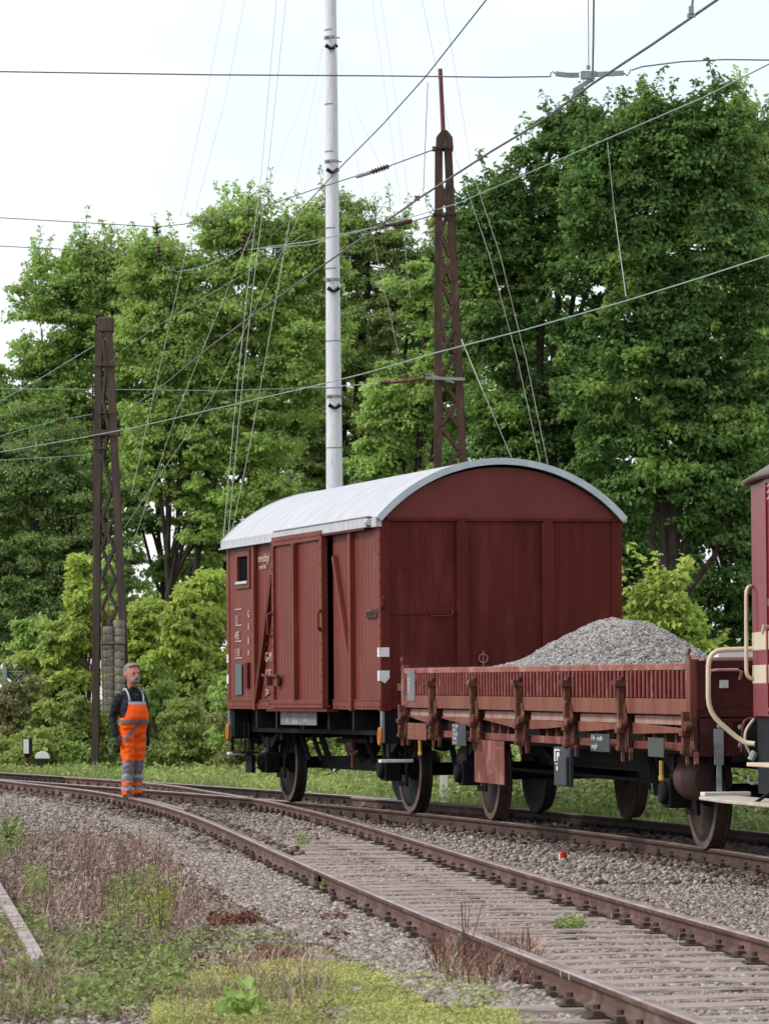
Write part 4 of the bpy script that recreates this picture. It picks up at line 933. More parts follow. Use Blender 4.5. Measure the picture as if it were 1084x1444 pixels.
# tension weights hanging in the foot of the left mast
tw = thing('tension_weights', 'two columns of grey concrete tension weights hanging in the foot of the left lattice mast', 'counterweight', (at(161, 950, 85.7).x, 85.7, at(161, 1006, 85.7).z))
zt, zb = at(161, 883, 85.7).z, at(161, 1006, 85.7).z; nn = 11
for cxp, r_ in ((152.5, .125), (168.5, .115)):
    for k in range(nn):
        h = (zt-zb)/nn; m = MB(); cx = at(cxp, 950, 85.7).x-tw.location.x
        m.lathe([(.0001, .006), (r_*.93, .006), (r_, .02), (r_, h-.02), (r_*.93, h-.006), (.0001, h-.006)], (cx+random.uniform(-.006, .006), 0, k*h+(0 if cxp < 160 else .12)), 'z', 20)
        m.build('weight', M_['concrete'], tw, smooth=True)
m = MB(); zz = at(161, 908, 85.7).z-zb; cx = at(161, 950, 85.7).x-tw.location.x
m.tube([(cx-.29+.0*i, -.0, 0) for i in range(0)] or [(cx+.27*cos(t), .15*sin(t), zz) for t in np.linspace(0, 2*pi, 25)], .022, 6); m.build('strap', M_['mast_grey'], tw)
m = MB(); m.tube([(cx-.22, -.14, zt-zb), (cx-.20, -.15, -.25)], .015, 6); m.tube([(cx-.1, 0, zt-zb), (cx-.1, 0, zt-zb+2.4)], .010, 6); m.build('hanger_rod', M_['twig'], tw)
# slender white mast
YP = 80.0
pw = thing('guyed_mast', 'slim white tubular mast held by guy wires rising behind the boxcar roof', 'mast', (at(472, 690, YP).x, YP, 0))
def WP(px, py): p = at(px, py, YP); return p-pw.location
top = WP(464.5, -90); bot = WP(471.5, 683); bot2 = bot+(bot-top)*((0-bot.z)/(bot.z-top.z))
m = MB(); m.tube([bot2, bot, WP(466.3, 0), top], [.165, .155, .106, .10], 24); m.build('shaft', M_['pole_white'], pw, smooth=True)
def pc(y): t = (y+90)/(683+90); return top*(1-t)+bot*t
for y in (43, 148, 215, 323, 380, 482, 548, 632):
    r_ = .103+.05*(y/683); c = pc(y); m = MB(); m.tube([c-Vector((0, 0, .012)), c+Vector((0, 0, .012))], r_+.006, 24); m.build('flange', M_['galv'], pw)
for y in (54, 229, 396, 560):
    r_ = .103+.05*(y/683); c = pc(y); m = MB(); m.tube([c-Vector((0, 0, .03)), c+Vector((0, 0, .03))], r_+.012, 24)
    for k in range(3):
        a = 2*pi*k/3+pi/2*0+.0; m.bar(c+Vector((cos(a)*r_, sin(a)*r_, 0)), c+Vector((cos(a)*(r_+.07), sin(a)*(r_+.07), 0)), .05, .02)
    m.build('guy_collar', M_['galv'], pw)
    c = pc(y+14); m = MB()
    for q in (-1, 1):
        p = c+Vector((.02+q*.065, -r_-.06, -.01)); m.tube([p+Vector((-q*.055, 0, -.035)), p+Vector((q*.045, 0, .035))], [.030, .042], 10)
    m.box(c+Vector((.02, -r_-.03, -.03)), (.05, .08, .04)); m.build('floodlight', M_['rubber'], pw)

def wire(label, pts, r, mat='wire_dark', cat='wire', name='overhead_wire', sag=0.0, parent=None):
    P = [at(*p) for p in pts]
    if sag and len(P) == 2: P = [P[0].lerp(P[1], i/10)-Vector((0, 0, sag*4*(i/10)*(1-i/10))) for i in range(11)]
    c = P[0]; m = MB(); m.tube([p-c for p in P], r, 6); o = m.build(name, M_[mat], None, smooth=True); o.location = c
    return tag(o, label, cat)
zY = lambda px, py, z: (px, py, on(px, py, z).y)
# contact wire above the foreground track: constant height
ct = [zY(px, py, 5.6) for px, py in ((1040, -20), (1010, 0), (920, 62), (835, 118), (760, 173), (690, 215), (590, 280), (460, 371), (380, 428), (297, 488), (237, 538), (165, 590))]
wire('thick dark contact wire crossing the sky from the upper right corner to the left mast', ct, .0085)
ct2 = [zY(px, py, 5.55) for px, py in ((1120, 345), (1084, 360), (980, 394), (880, 425), (740, 465), (612, 498), (520, 525), (440, 545), (370, 561), (190, 603), (90, 622), (-20, 641))]
wire('pale green contact wire running across the big dark trees above the boxcar', ct2, .0075, 'wire_pale')
wire('dark wire rising steeply from the treetops to the top edge right of the white mast', [(700, -25, 40), (685, 0, 41), (600, 108, 47), (540, 175, 52), (470, 246, 58), (430, 290, 63), (380, 335, 70)], .008)
wire('pale thin wire slanting up to the right edge in front of the highest treetops', [(1110, 78, 45), (1084, 90, 46), (990, 138, 50), (890, 181, 55), (740, 246, 61), (645, 287, 67), (560, 312, 76), (440, 345, 84), (350, 352, 88)], .008, 'wire_pale')
wire('long nearly level cross wire between the left edge and the section insulator', [(-20, 100, 52), (0, 101, 52), (130, 103, 52), (300, 105.5, 52), (540, 107, 52), (700, 109, 52), (776, 108, 52)], .0095)
wire('cross wire from the section insulator to the right edge', [(890, 99, 52), (905, 94, 52), (960, 87, 52), (1020, 84, 52), (1110, 85, 52)], .0095)
wire('upper cross wire from the left edge to the upper rod insulator', [(-20, 306, 82), (0, 307, 82), (120, 314, 82), (221, 320, 82), (260, 316, 81), (370, 292, 79), (440, 268, 76), (503, 248, 74)], .010)
wire('short stay between the upper rod insulator and the mast with the spike', [(549, 234, 72), (611, 211, 70)], .011)
wire('second cross wire from the left edge through the lower hanging insulators', [(-20, 346, 82), (0, 347, 82), (100, 352, 82), (222, 355, 82), (345, 352, 82)], .009)
wire('short stay between the lower rod insulator and the mast with the spike', [(582, 312, 72), (612, 303, 70)], .011)
wire('pale cross wire from the lower rod insulator to the treetops on the left', [(540, 318, 73), (480, 331, 76), (440, 340, 78), (352, 352, 82)], .010, 'wire_pale')
wire('sagging pale jumper wire between the two pairs of hanging insulators', [(356, 338, 82), (330, 357, 82), (300, 371, 82), (272, 380, 82), (245, 384, 82), (232, 377, 82), (224, 366, 82)], .012, 'wire_pale')
wire('thin level wire across the trees behind the left lattice mast', [(-20, 548, 88), (140, 549, 88), (310, 551, 88), (430, 547, 88), (535, 541, 84)], .009, 'wire_pale')
wire('pale wire from the left edge to the lower clamp of the left lattice mast', [(-20, 650, 86), (0, 649, 86), (70, 645, 86), (132, 641, 86)], .008, 'wire_pale')
wire('thin pale wire from the left edge up to the head of the left lattice mast', [(-20, 575, 84), (0, 566, 84), (60, 532, 84), (134, 487, 85.6)], .009, 'wire_pale')
wire('thin pale wire rising right from the head of the left lattice mast', [(156, 512, 85.6), (172, 494, 84), (240, 448, 80), (330, 395, 75), (430, 330, 70)], .006, 'wire_pale')
wire('thin wire with an insulator left of the left lattice mast', [(-20, 622, 86), (30, 606, 86), (85, 592, 86), (132, 584, 86)], .008, 'wire_pale')
for lab, pts, r_ in (
  ('outer left of the two pale guy wires in the left part of the sky', [(322, -20), (317, 0), (290, 140), (255, 305)], .007),
  ('inner left of the two pale guy wires in the left part of the sky', [(350, -20), (345, 0), (318, 140), (272, 310), (185, 700)], .007),
  ('left one of the close pair of guy wires that ends beside the boxcar', [(394, -20), (390, 0), (368, 250), (352, 380), (333, 560), (314, 770)], .010),
  ('right one of the close pair of guy wires that ends beside the boxcar', [(407, -20), (403, 0), (380, 220), (360, 380), (340, 560), (321, 765)], .010),
  ('guy wire running from the top collar of the white mast down to the left', [(456, 62), (405, 330), (372, 520), (350, 640), (328, 745)], .008),
  ('guy wire from the upper collar of the white mast toward the left treetops', [(455, 66), (370, 290), (250, 580), (180, 790)], .006),
  ('fine guy wire leaving the white mast toward the left mast', [(462, 70), (424, 300), (300, 560), (175, 745)], .0055),
  ('left fine guy wire in the sky right of the white mast', [(521, -20), (525, 0), (550, 180), (566, 300), (578, 420)], .006),
  ('right fine guy wire in the sky right of the white mast', [(533, -20), (537, 0), (562, 170), (578, 300)], .006),
  ('guy wire running from the white mast to the gap between the masts', [(473, 66), (500, 150), (530, 220), (560, 280)], .006),
  ('thin guy wire close to the right of the white mast', [(473, 70), (492, 170), (515, 285), (540, 400), (562, 500)], .0055),
  ('left long guy wire in front of the big dark trees ending on the boxcar roof', [(588, -20), (595, 0), (640, 215), (690, 360), (730, 510), (762, 655)], .008),
  ('right long guy wire in front of the big dark trees ending on the boxcar roof', [(620, -20), (625, 0), (665, 240), (705, 360), (742, 510), (772, 655)], .008),
  ('short pale guy wire from the mast lacing down to the boxcar roof', [(650, 478), (680, 550), (721, 645)], .010)):
    wire(lab, [(a, b, 79.5 if i == 0 and b > 40 else 76) for i, (a, b) in enumerate(pts)], r_*.62, 'guy', 'guy wire', 'guy_wire')
for lab, pts in (('left dropper rope above the section insulator', [(829, -20, 51.9), (829.5, 95, 51.9)]), ('right dropper tube above the section insulator', [(837, -20, 51.8), (836, 60, 51.8), (835, 112, 51.8)]),
   ('dropper wire left of the spike of the tall mast', [(603, 116, 60), (600, 190, 60), (597, 268, 60)]), ('dropper wire hanging in front of the big right tree', [(856, 200, 55), (866, 300, 55), (882, 418, 46)])):
    wire(lab, pts, .006 if 'tube' not in lab else .014, 'wire_dark' if 'big' not in lab else 'wire_pale', 'dropper', 'dropper_wire')
wire('small dropper and clamp on the contact wire in the upper right corner', [(978, -15, 25.4), (974, 17, 25.3)], .008, 'wire_dark', 'dropper', 'dropper_wire')
def insulator(label, p0, p1, Y, n=6, r=.055, mat='insul', grp=None):
    a, b = at(*p0, Y), at(*p1, Y); m = MB(); d = b-a
    m.tube([Vector((0, 0, 0)), d], .018, 8)
    for i in range(n):
        c = d*((i+.8)/(n+.6)); u = d.normalized()*.022
        m.tube([c-u, c, c+u], [.03, r, .03], 12)
    o = m.build('insulator', M_[mat], None); o.location = a; return tag(o, label, 'insulator', grp)
insulator('brown rod insulator on the upper stay of the mast with the spike', (523, 243), (549, 234), 73)
insulator('reddish rod insulator on the lower stay of the mast with the spike', (558, 317), (582, 311), 73, 7)
insulator('upper of the two dark insulators hanging at the left over the bright treetops', (221, 316), (222, 333), 82, 2, .085)
insulator('lower of the two dark insulators hanging at the left over the bright treetops', (223, 344), (226, 370), 82, 4, .075)
insulator('upper of the two dark insulators hanging between the left trees and the white mast', (351, 291), (351, 308), 82, 2, .085)
insulator('lower of the two dark insulators hanging between the left trees and the white mast', (346, 324), (341, 358), 82, 5, .075)
insulator('round brown insulator in the bend of the sagging pale jumper wire', (238, 383), (250, 384), 82, 1, .09)
insulator('dark insulator with pale cap on the rod of the lowest stay of the tall mast', (534, 541), (551, 539), 70.5, 3, .06)
insulator('small dark insulator on the thin wire left of the left lattice mast', (78, 594), (95, 591), 86, 3, .07)
insulator('dark clamp insulator on the contact wire left of the tall mast', (584, 283), (592, 276), 62, 1, .06)
m = MB(); a = at(551, 539, 70.5); b = at(615, 532, 70); m.tube([Vector((0, 0, 0)), b-a], .03, 8); o = m.build('stay_rod', M_['open_rust'], None); o.location = a; tag(o, 'rusty rod between the lowest insulator and the tall lattice mast', 'rod')
m = MB(); a = at(503, 249, 73.6); b = at(523, 243, 73.2); m.tube([Vector((0, 0, 0)), b-a], .035, 6); o = m.build('wire_clamp', M_['galv'], None); o.location = a; tag(o, 'grey clamp at the left end of the upper rod insulator', 'clamp')
m = MB(); a = at(540, 318, 73.6); b = at(558, 317, 73.2); m.tube([Vector((0, 0, 0)), b-a], .032, 6); o = m.build('wire_clamp', M_['rubber'], None); o.location = a; tag(o, 'black clamp at the left end of the lower rod insulator', 'clamp')
m = MB(); a = at(974, 15, 25.3); m.box((0, 0, 0), (.03, .03, .05)); m.box((0, 0, -.03), (.05, .03, .02)); o = m.build('wire_clamp', M_['galv'], None); o.location = a; tag(o, 'small clamp on the thick contact wire in the upper right corner', 'clamp')
# section insulator in the cross wire
si = thing('section_insulator', 'grey section insulator with two flat arms hanging in the cross wire before the treetops', 'insulator', at(825, 106, 51.8))
def WS(px, py): return at(px, py, 51.8)-si.location
for pts in (((783, 104), (800, 106), (816, 106)), ((838, 105), (860, 104), (879, 103))):
    m = MB(); 
    for p, q in zip(pts[:-1], pts[1:]): m.bar(WS(*p), WS(*q), .03, .062)
    m.build('arm', M_['galv'], si, bevel=.004)
m = MB(); m.box(WS(826, 106), (.13, .08, .10)); m.bar(WS(834, 112), WS(808, 128), .05, .05); m.bar(WS(838, 100), WS(834, 116), .05, .04); m.box(WS(810, 131), (.05, .05, .05)); m.tube([WS(829, 98), WS(829, 92)], .025, 8)
m.build('hub', M_['galv'], si, bevel=.006)
m = MB(); m.bar(WS(838, 110), WS(812, 127), .03, .02); m.build('runner', M_['rubber'], si)
m = MB(); m.tube([WS(783, 104), WS(779, 101), WS(776, 103), WS(776, 108)], .009, 6); m.tube([WS(879, 103), WS(884, 107), WS(886, 104), WS(889, 98)], .009, 6); m.build('shackle', M_['wire_dark'], si)

# ---------------------------------------------------------------- small trackside things
YS = 85.0
sg = thing('point_indicator', 'low points signal with a white-faced lantern box left of the lattice mast', 'signal', (at(37, 1080, YS).x, YS, 0))
def WG(px, py, dy=0): p = at(px, py, YS); return Vector((p.x-sg.location.x, dy, p.z))
a, b = WG(33, 1064), WG(44, 1041); m = MB(); m.bb(a.x, b.x+.02, -.14, .14, a.z, b.z); m.bb(a.x+.03, b.x-.02, -.07, .07, a.z-.06, a.z); m.build('lantern', M_['rubber'], sg, bevel=.01)
m = MB(); m.bb(a.x+.02, a.x+.02+.105, -.147, -.141, a.z+.02, b.z-.015); m.build('white_panel', M_['white'], sg)
m = MB(); c = WG(38, 1066); m.tube([c, Vector((c.x, 0, 0))], .045, 10); m.box((c.x-.03, 0, .10), (.2, .16, .22)); m.build('post', M_['open_rust'], sg)
lv = thing('switch_lever', 'weighted switch lever whose round weight is half white and half black', 'lever', (at(45, 1085, 84.8).x, 84.8, 0))
c = at(60.5, 1070, 84.8)-lv.location; m = MB(); m.bar(Vector((-.08, 0, .16)), c, .05, .04); m.box((-.1, 0, .10), (.16, .2, .2)); m.build('lever_arm', M_['open_rust'], lv)
for nm, mat, t0, t1 in (('weight_top', 'white', 0, pi), ('weight_bottom', 'rubber', pi, 2*pi)):
    m = MB(); R = .148; pl = [(c.x+R*cos(t), c.z+R*sin(t)+(.0015 if t0 == 0 else -.0015)) for t in np.linspace(t0, t1, 20)]; m.prism(pl, -.06, .06); m.build(nm, M_[mat], lv, bevel=.012)
# red and white grave light on the ballast
p = on(793, 1213, 0.02); cl = thing('grave_light', 'small red and white plastic light standing on the ballast between the two tracks', 'light', (p.x, p.y, .01))
m = MB(); m.lathe([(.0001, 0), (.034, 0), (.037, .01), (.037, .062), (.030, .075), (.0001, .078)], (0, 0, .012), 'z', 20); m.build('cup', M_['red_plastic'], cl, smooth=True)
m = MB(); t_ = np.linspace(pi*.93, pi*1.28, 8); pl = [(.040*cos(t), .040*sin(t)) for t in t_]+[(.0372*cos(t), .0372*sin(t)) for t in t_[::-1]]; m.prism(pl, .016, .07, 'z'); m.build('label', M_['white'], cl)
# old pale rail on the lower left
a, b = on(-40, 1195, .06), on(56, 1372, .05); n = (b-a).normalized()
m = MB(); L_ = (b-a).length
m.prism([(-.055, 0), (.055, 0), (.055, .012), (.012, .03), (.012, .075), (.036, .085), (.036, .11), (-.036, .11), (-.036, .085), (-.012, .075), (-.012, .03), (-.055, .012)], 0, L_, 'x')
o = m.build('old_rail', mk('old_rail', (0.42, 0.37, 0.34), (0.28, 0.22, 0.20), 4, .7, c3=(0.16, 0.09, 0.07), c3pos=(.55, .62), c3scale=5, bump=.2), None); o.location = a-Vector((0, 0, .04)); o.rotation_euler = (0, 0, atan2(n.y, n.x)); tag(o, 'pale flaking old rail lying in the weeds at the lower left edge', 'rail')
# concrete stump behind the wheels
a = at(626, 1090, 58); m = MB(); m.box((0, 0, .16), (.10, .10, .62)); m.box((0, 0, .48), (.12, .12, .03)); o = m.build('marker_post', M_['white'], None, bevel=.01); o.location = (a.x, 58, 0); tag(o, 'short whitish marker post in the weeds seen between the wagon wheels', 'post')
# chain link fence at the left edge
YF = 97.0
fe = thing('wire_fence', 'grey chain link fence with concrete posts at the left edge behind the shrubs', 'fence', (at(20, 1000, YF).x, YF, 0))
x0, x1 = at(-60, 950, YF).x-fe.location.x, at(150, 950, YF).x-fe.location.x; zf = at(0, 946, YF).z
for px in (-50, 7, 64, 121):
    m = MB(); xx = at(px, 950, YF).x-fe.location.x; m.box((xx, 0, zf/2+.05), (.10, .10, zf+.1)); m.build('post', M_['galv'], fe, bevel=.01)
m = MB(); s_ = .085; k = 0; x = x0-zf
while x < x1:
    for q in (0, 1):
        xa, xb = (x, x+zf) if q == 0 else (x+zf, x)
        za, zb_ = 0, zf
        p0, p1 = Vector((xa, 0, za)), Vector((xb, 0, zb_))
        # clip to fence length
        def cl_(p, q_):
            if p.x < x0: t = (x0-p.x)/(q_.x-p.x); return p.lerp(q_, t)
            if p.x > x1: t = (x1-p.x)/(q_.x-p.x); return p.lerp(q_, t)
            return p
        if min(xa, xb) < x1 and max(xa, xb) > x0:
            p0c, p1c = cl_(p0, p1), cl_(p1, p0)
            if (p0c-p1c).length > .05: m.tube([p0c, p1c], .004, 3)
    x += s_
m.tube([(x0, 0, zf-.02), (x1, 0, zf-.02)], .012, 5); o = m.build('mesh_panel', M_['galv'], fe)
# pale horizontal pipe behind the young maples
pp = thing('pipe_rail', 'pale horizontal pipe on posts behind the young maples left of the boxcar', 'pipe', (at(265, 878, 112).x, 112, 0))
z_ = at(265, 878, 112).z; m = MB(); m.tube([(-1.3, 0, z_), (1.6, 0, z_)], .05, 10); m.build('pipe', M_['pole_white'], pp)
for x in (-1.2, 1.5): m = MB(); m.tube([(x, 0, 0), (x, 0, z_)], .04, 8); m.build('post', M_['galv'], pp)

# ---------------------------------------------------------------- the man
def loft(rings, n=24, p=2.0):
    m = MB()
    for (cx, cy, cz, rx, ry) in rings:
        for k in range(n):
            t = 2*pi*k/n; c, s = cos(t), sin(t)
            m.v.append((cx+rx*math.copysign(abs(c)**(2/p), c), cy+ry*math.copysign(abs(s)**(2/p), s), cz))
    for i in range(len(rings)-1):
        for k in range(n): a = i*n+k; b = i*n+(k+1) % n; m.f.append((a, b, b+n, a+n))
    m.f.append(tuple(range(n))[::-1]); m.f.append(tuple((len(rings)-1)*n+k for k in range(n))); return m
def fuse(mbs, name, mat, parent, voxel=.012, sm_=6, fold=0.0):
    m = MB()
    for q in mbs: m.add(q.v, q.f)
    o = m.build(name, mat, None); r = o.modifiers.new('r', 'REMESH'); r.mode = 'VOXEL'; r.voxel_size = voxel
    s = o.modifiers.new('s', 'SMOOTH'); s.iterations = sm_; s.factor = .5
    me = bpy.data.meshes.new_from_object(o.evaluated_get(bpy.context.evaluated_depsgraph_get())); old = o.data
    o.modifiers.clear(); o.data = me; bpy.data.meshes.remove(old); me.name = name
    if fold:
        for v in me.vertices:
            q = v.co; v.co = q+v.normal*fold*(mnoise.noise(Vector((q.x*9, q.y*9, q.z*16)))+.6*mnoise.noise(Vector((q.x*22, q.y*22, q.z*30+5))))
    me.polygons.foreach_set('use_smooth', [True]*len(me.polygons)); o.parent = parent; return o
skin = mk('skin', (0.48, 0.21, 0.155), (0.40, 0.16, 0.115), 14, .55)
cloth_dark = mk('cloth_dark', (0.022, 0.025, 0.034), (0.013, 0.015, 0.021), 6, .9, bump=.3, bscale=18)
hiviz = mk('hiviz', (1.0, 0.135, 0.012), (0.92, 0.10, 0.008), 5, .75, bump=.35, bscale=14)
greyc = mk('grey_cloth', (0.22, 0.205, 0.225), (0.16, 0.15, 0.165), 8, .7, bump=.3, bscale=14)
refl = mk('reflective', (0.42, 0.43, 0.46), (0.34, 0.35, 0.37), 8, .5)
hairm = mk('hair', (0.30, 0.24, 0.18), (0.20, 0.16, 0.12), 60, .8, bump=.4, bscale=90)
beardm = mk('beard', (0.40, 0.34, 0.29), (0.28, 0.23, 0.19), 60, .8, bump=.4, bscale=90)
YMAN = 57.75; pm = at(185, 1122, YMAN)
man = thing('person', 'man in orange high-visibility bib trousers and dark sweater standing on the points', 'person', (pm.x+.02, YMAN, .135), radians(32))
man.scale = (.96, 1.0, .99)
def leg(s, g=0.0):
    x = s*.088; dyo = -.075 if s < 0 else .03
    return loft([(p_, q_+dyo*max(0, 1-z_/.9), z_, u_, w_) for p_, q_, z_, u_, w_ in [(x*1.12, .03, .06, .048+g*1.9, .055+g*2), (x*1.12, .03, .12, .052+g*1.6, .058+g*1.7), (x*1.08, .035, .30, .062+g*1.1, .066+g*1.2), (x*1.05, .015-g*.4, .42, .060+g*1.5, .064+g*1.5), (x*1.02, -.005, .50, .066+g, .070+g),
                 (x, -.01, .62, .078+g, .084+g), (x, -.005, .76, .092+g, .098+g), (x*.95, .0, .88, .10+g, .112+g), (x*.8, .0, .97, .10+g, .12+g)]])
def torso(g=0.0, z0=.88, z1=1.60):
    R = [(0, .01, .86, .165, .118), (0, .0, .95, .178, .130), (0, -.025, 1.04, .182, .145), (0, -.045, 1.12, .180, .158), (0, -.035, 1.22, .178, .148), (0, -.01, 1.32, .178, .128), (0, .01, 1.40, .180, .112),
         (0, .02, 1.445, .160, .092), (0, .02, 1.49, .105, .075), (0, .015, 1.54, .070, .064)]
    return loft([(a, b, c, rx+g, ry+g) for a, b, c, rx, ry in R if z0-.01 <= c <= z1], 28, 2.2)
def armt(s, g=0.0, hand=True):
    pts = [(s*.150, .02, 1.425), (s*.200, .035, 1.35), (s*.245, .08, 1.20), (s*.262, .095, 1.12), (s*.268, .05, 1.0), (s*.256, .0, .87)]
    return MB().tube(pts, [.058+g, .056+g, .047+g, .042+g, .040+g, .030+g], 16)
head = loft([(0, -.01, 1.535, .055, .058), (0, -.02, 1.585, .058, .070), (0, -.035, 1.605, .060, .085), (0, -.030, 1.64, .070, .095), (0, -.02, 1.69, .076, .100), (0, -.01, 1.74, .078, .102), (0, -.005, 1.785, .070, .092), (0, 0, 1.815, .045, .062), (0, 0, 1.825, .015, .02)], 28, 2.1)
nose = MB().tube([(0, -.112, 1.715), (0, -.128, 1.685), (0, -.136, 1.672), (0, -.118, 1.662)], [.010, .014, .017, .012], 10)
brow = MB().tube([(-.045, -.100, 1.728), (0, -.114, 1.728), (.045, -.100, 1.728)], .012, 8)
ears = [MB().tube([(s*.078, .0, 1.655), (s*.086, .006, 1.685), (s*.084, .004, 1.715)], [.010, .015, .010], 8) for s in (-1, 1)]
def hand(s):
    H = [MB().tube([(s*.252, .0, .88), (s*.25, -.01, .83), (s*.247, -.015, .785)], [.030, .040, .036], 12, flat=.55)]
    for i, (dy, L_) in enumerate(((-.042, .068), (-.018, .080), (.006, .075), (.028, .058))):
        y = -.008+dy; H.append(MB().tube([(s*.248, y, .80), (s*.246, y-.004, .80-L_*.5), (s*.236, y-.010, .80-L_*.85), (s*.224, y-.014, .80-L_*1.05)], [.0115, .0105, .0095, .0075], 8))
    H.append(MB().tube([(s*.246, -.035, .85), (s*.238, -.062, .815), (s*.232, -.070, .785)], [.014, .012, .009], 8)); return H
HS = Matrix.Translation((0, -.01, 1.56)) @ Matrix.Diagonal((1.27, 1.18, 1.09, 1)) @ Matrix.Translation((0, .01, -1.56))
def hs(m): m.v = [tuple(HS @ Vector(v)) for v in m.v]; return m
for q in [head, nose, brow]+ears: hs(q)
body = fuse([torso(), leg(-1), leg(1), armt(-1), armt(1), head, nose, brow]+ears, 'body', skin, man, .010, 3)
sw_ = fuse([torso(.014, 1.0), armt(-1, .016), armt(1, .016), MB().tube([(0, .015, 1.50), (0, .012, 1.565)], [.085, .076], 20)], 'sweater', cloth_dark, man, .012, 4, .012)
glv = fuse(hand(-1)+[MB().tube([(-.252, 0, .90), (-.252, 0, .86)], .040, 12)], 'glove', mk('glove', (.035, .04, .035), rough=.9), man, .006, 1)
glv = fuse(hand(1)+[MB().tube([(.252, 0, .90), (.252, 0, .86)], .040, 12)], 'glove', bpy.data.materials['glove'], man, .006, 1)
tr = fuse([torso(.026, .86, 1.13), leg(-1, .018), leg(1, .018)], 'bib_trousers', hiviz, man, .012, 4, .016)
tr.data.materials.append(greyc); tr.data.materials.append(refl)
for p in tr.data.polygons:
    c = p.center; z = c.z; g = 0
    if .24 < z < .53: g = 1
    if .29 < z < .345: g = 2
    if .125 < z < .195: g = 1 if z > .16 else 2
    if 1.05 < z < 1.10: g = 1
    if c.x < .03 and c.y < .05 and abs((1.06-z)-(-(c.x)+.02)*1.25) < .035 and z > .80: g = 1
    p.material_index = g
# bib: front shell following the chest
def shell(z0, z1, a0, a1, g, name, mat, parent, taper=None):
    R = [(-.025, 1.04, .182, .145), (-.045, 1.12, .180, .158), (-.035, 1.22, .178, .148), (-.01, 1.32, .186, .128), (.01, 1.40, .196, .112)]
    zz = [r[1] for r in R]; V = []; F = []; nz_, na = 12, 16
    for lay_ in (g, g-.012):
        for i in range(nz_+1):
            z = z0+(z1-z0)*i/nz_; cy, rx, ry = [np.interp(z, zz, [r[j] for r in R]) for j in (0, 2, 3)]
            k = 1-(taper or 0)*i/nz_
            for j in range(na+1):
                t = (a0+(a1-a0)*j/na)*k-pi/2; V.append(((rx+lay_)*cos(t), cy+(ry+lay_)*sin(t), z))
    N = (nz_+1)*(na+1)
    for i in range(nz_):
        for j in range(na):
            a = i*(na+1)+j; F.append((a, a+1, a+na+2, a+na+1)); F.append((a+N, a+na+1+N, a+na+2+N, a+1+N))
    for i in range(nz_):
        for j in (0, na): a = i*(na+1)+j; F.append((a, a+na+1, a+na+1+N, a+N))
    for j in range(na):
        for i in (0, nz_): a = i*(na+1)+j; F.append((a, a+1, a+1+N, a+N))
    m = MB(); m.add(V, F); return m.build(name, mat, parent, smooth=True)
bib = shell(1.06, 1.30, -1.25, 1.25, .040, 'bib', hiviz, man, .46)
shell(1.04, 1.085, -1.35, 1.35, .047, 'waist_band', greyc, bib, .0)
shell(1.298, 1.335, -.68, .68, .042, 'bib_trim', refl, bib, .0)
m = MB(); m.box((-.02, -.205, 1.14), (.10, .012, .012)); m.build('pocket_mark', greyc, bib)
for s in (-1, 1):
    pts = [(s*.105, -.135, 1.32), (s*.115, -.120, 1.40), (s*.118, -.085, 1.46), (s*.112, -.03, 1.503), (s*.105, .04, 1.505), (s*.095, .10, 1.44), (s*.08, .13, 1.32), (s*.05, .145, 1.10)]
    m = MB()
    m.tube(pts, .020, 8, flat=.45); m.build('strap', refl, man, smooth=True)
for s in (-1, 1):
    dyo = -.07 if s < 0 else .028
    m = loft([(p_, q_+dyo, z_, u_, w_) for p_, q_, z_, u_, w_ in [(s*.11, -.03, .0, .05, .135), (s*.11, -.03, .03, .052, .137), (s*.11, -.02, .06, .050, .12), (s*.11, .02, .10, .05, .07), (s*.11, .03, .14, .052, .058)]], 20, 2.3); m.build('boot', mk('boot', (.06, .045, .035), rough=.7) if s < 0 else bpy.data.materials['boot'], man, smooth=True)
hr = loft([(0, .055, 1.63, .060, .045), (0, .04, 1.68, .080, .070), (0, .028, 1.73, .086, .082), (0, .018, 1.775, .084, .092), (0, .0, 1.81, .072, .088), (0, .0, 1.838, .045, .055), (0, .0, 1.845, .01, .01)], 26)
fr_ = MB().tube([(-.066, -.05, 1.79), (-.03, -.08, 1.81), (.03, -.08, 1.81), (.066, -.05, 1.79)], .018, 8)
fuse([hs(hr), hs(fr_)], 'hair', hairm, man, .009, 2)
bd = loft([(0, -.075, 1.583, .035, .03), (0, -.085, 1.60, .052, .042), (0, -.085, 1.63, .060, .046), (0, -.078, 1.65, .062, .048)], 20)
fuse([hs(bd), hs(MB().tube([(-.035, -.118, 1.648), (0, -.131, 1.656), (.035, -.118, 1.648)], .009, 8))], 'beard', beardm, man, .008, 2)
for s in (-1, 1):
    m = MB(); m.lathe([(.0001, -.012), (.009, -.009), (.012, 0), (.009, .009), (.0001, .012)], (s*.032, -.106, 1.708), 'y', 12); hs(m); m.build('eye', mk('eye', (.05, .035, .03), rough=.3) if s < 0 else bpy.data.materials['eye'], man, smooth=True)
m = MB(); m.tube([(-.024, -.126, 1.637), (0, -.132, 1.636), (.024, -.126, 1.637)], .005, 8); hs(m); m.build('mouth', mk('lips', (.28, .08, .07), rough=.5), man, smooth=True)
m = MB(); m.box((-.115, -.14, 1.36), (.03, .02, .045)); m.build('strap_buckle', refl, man, bevel=.004)
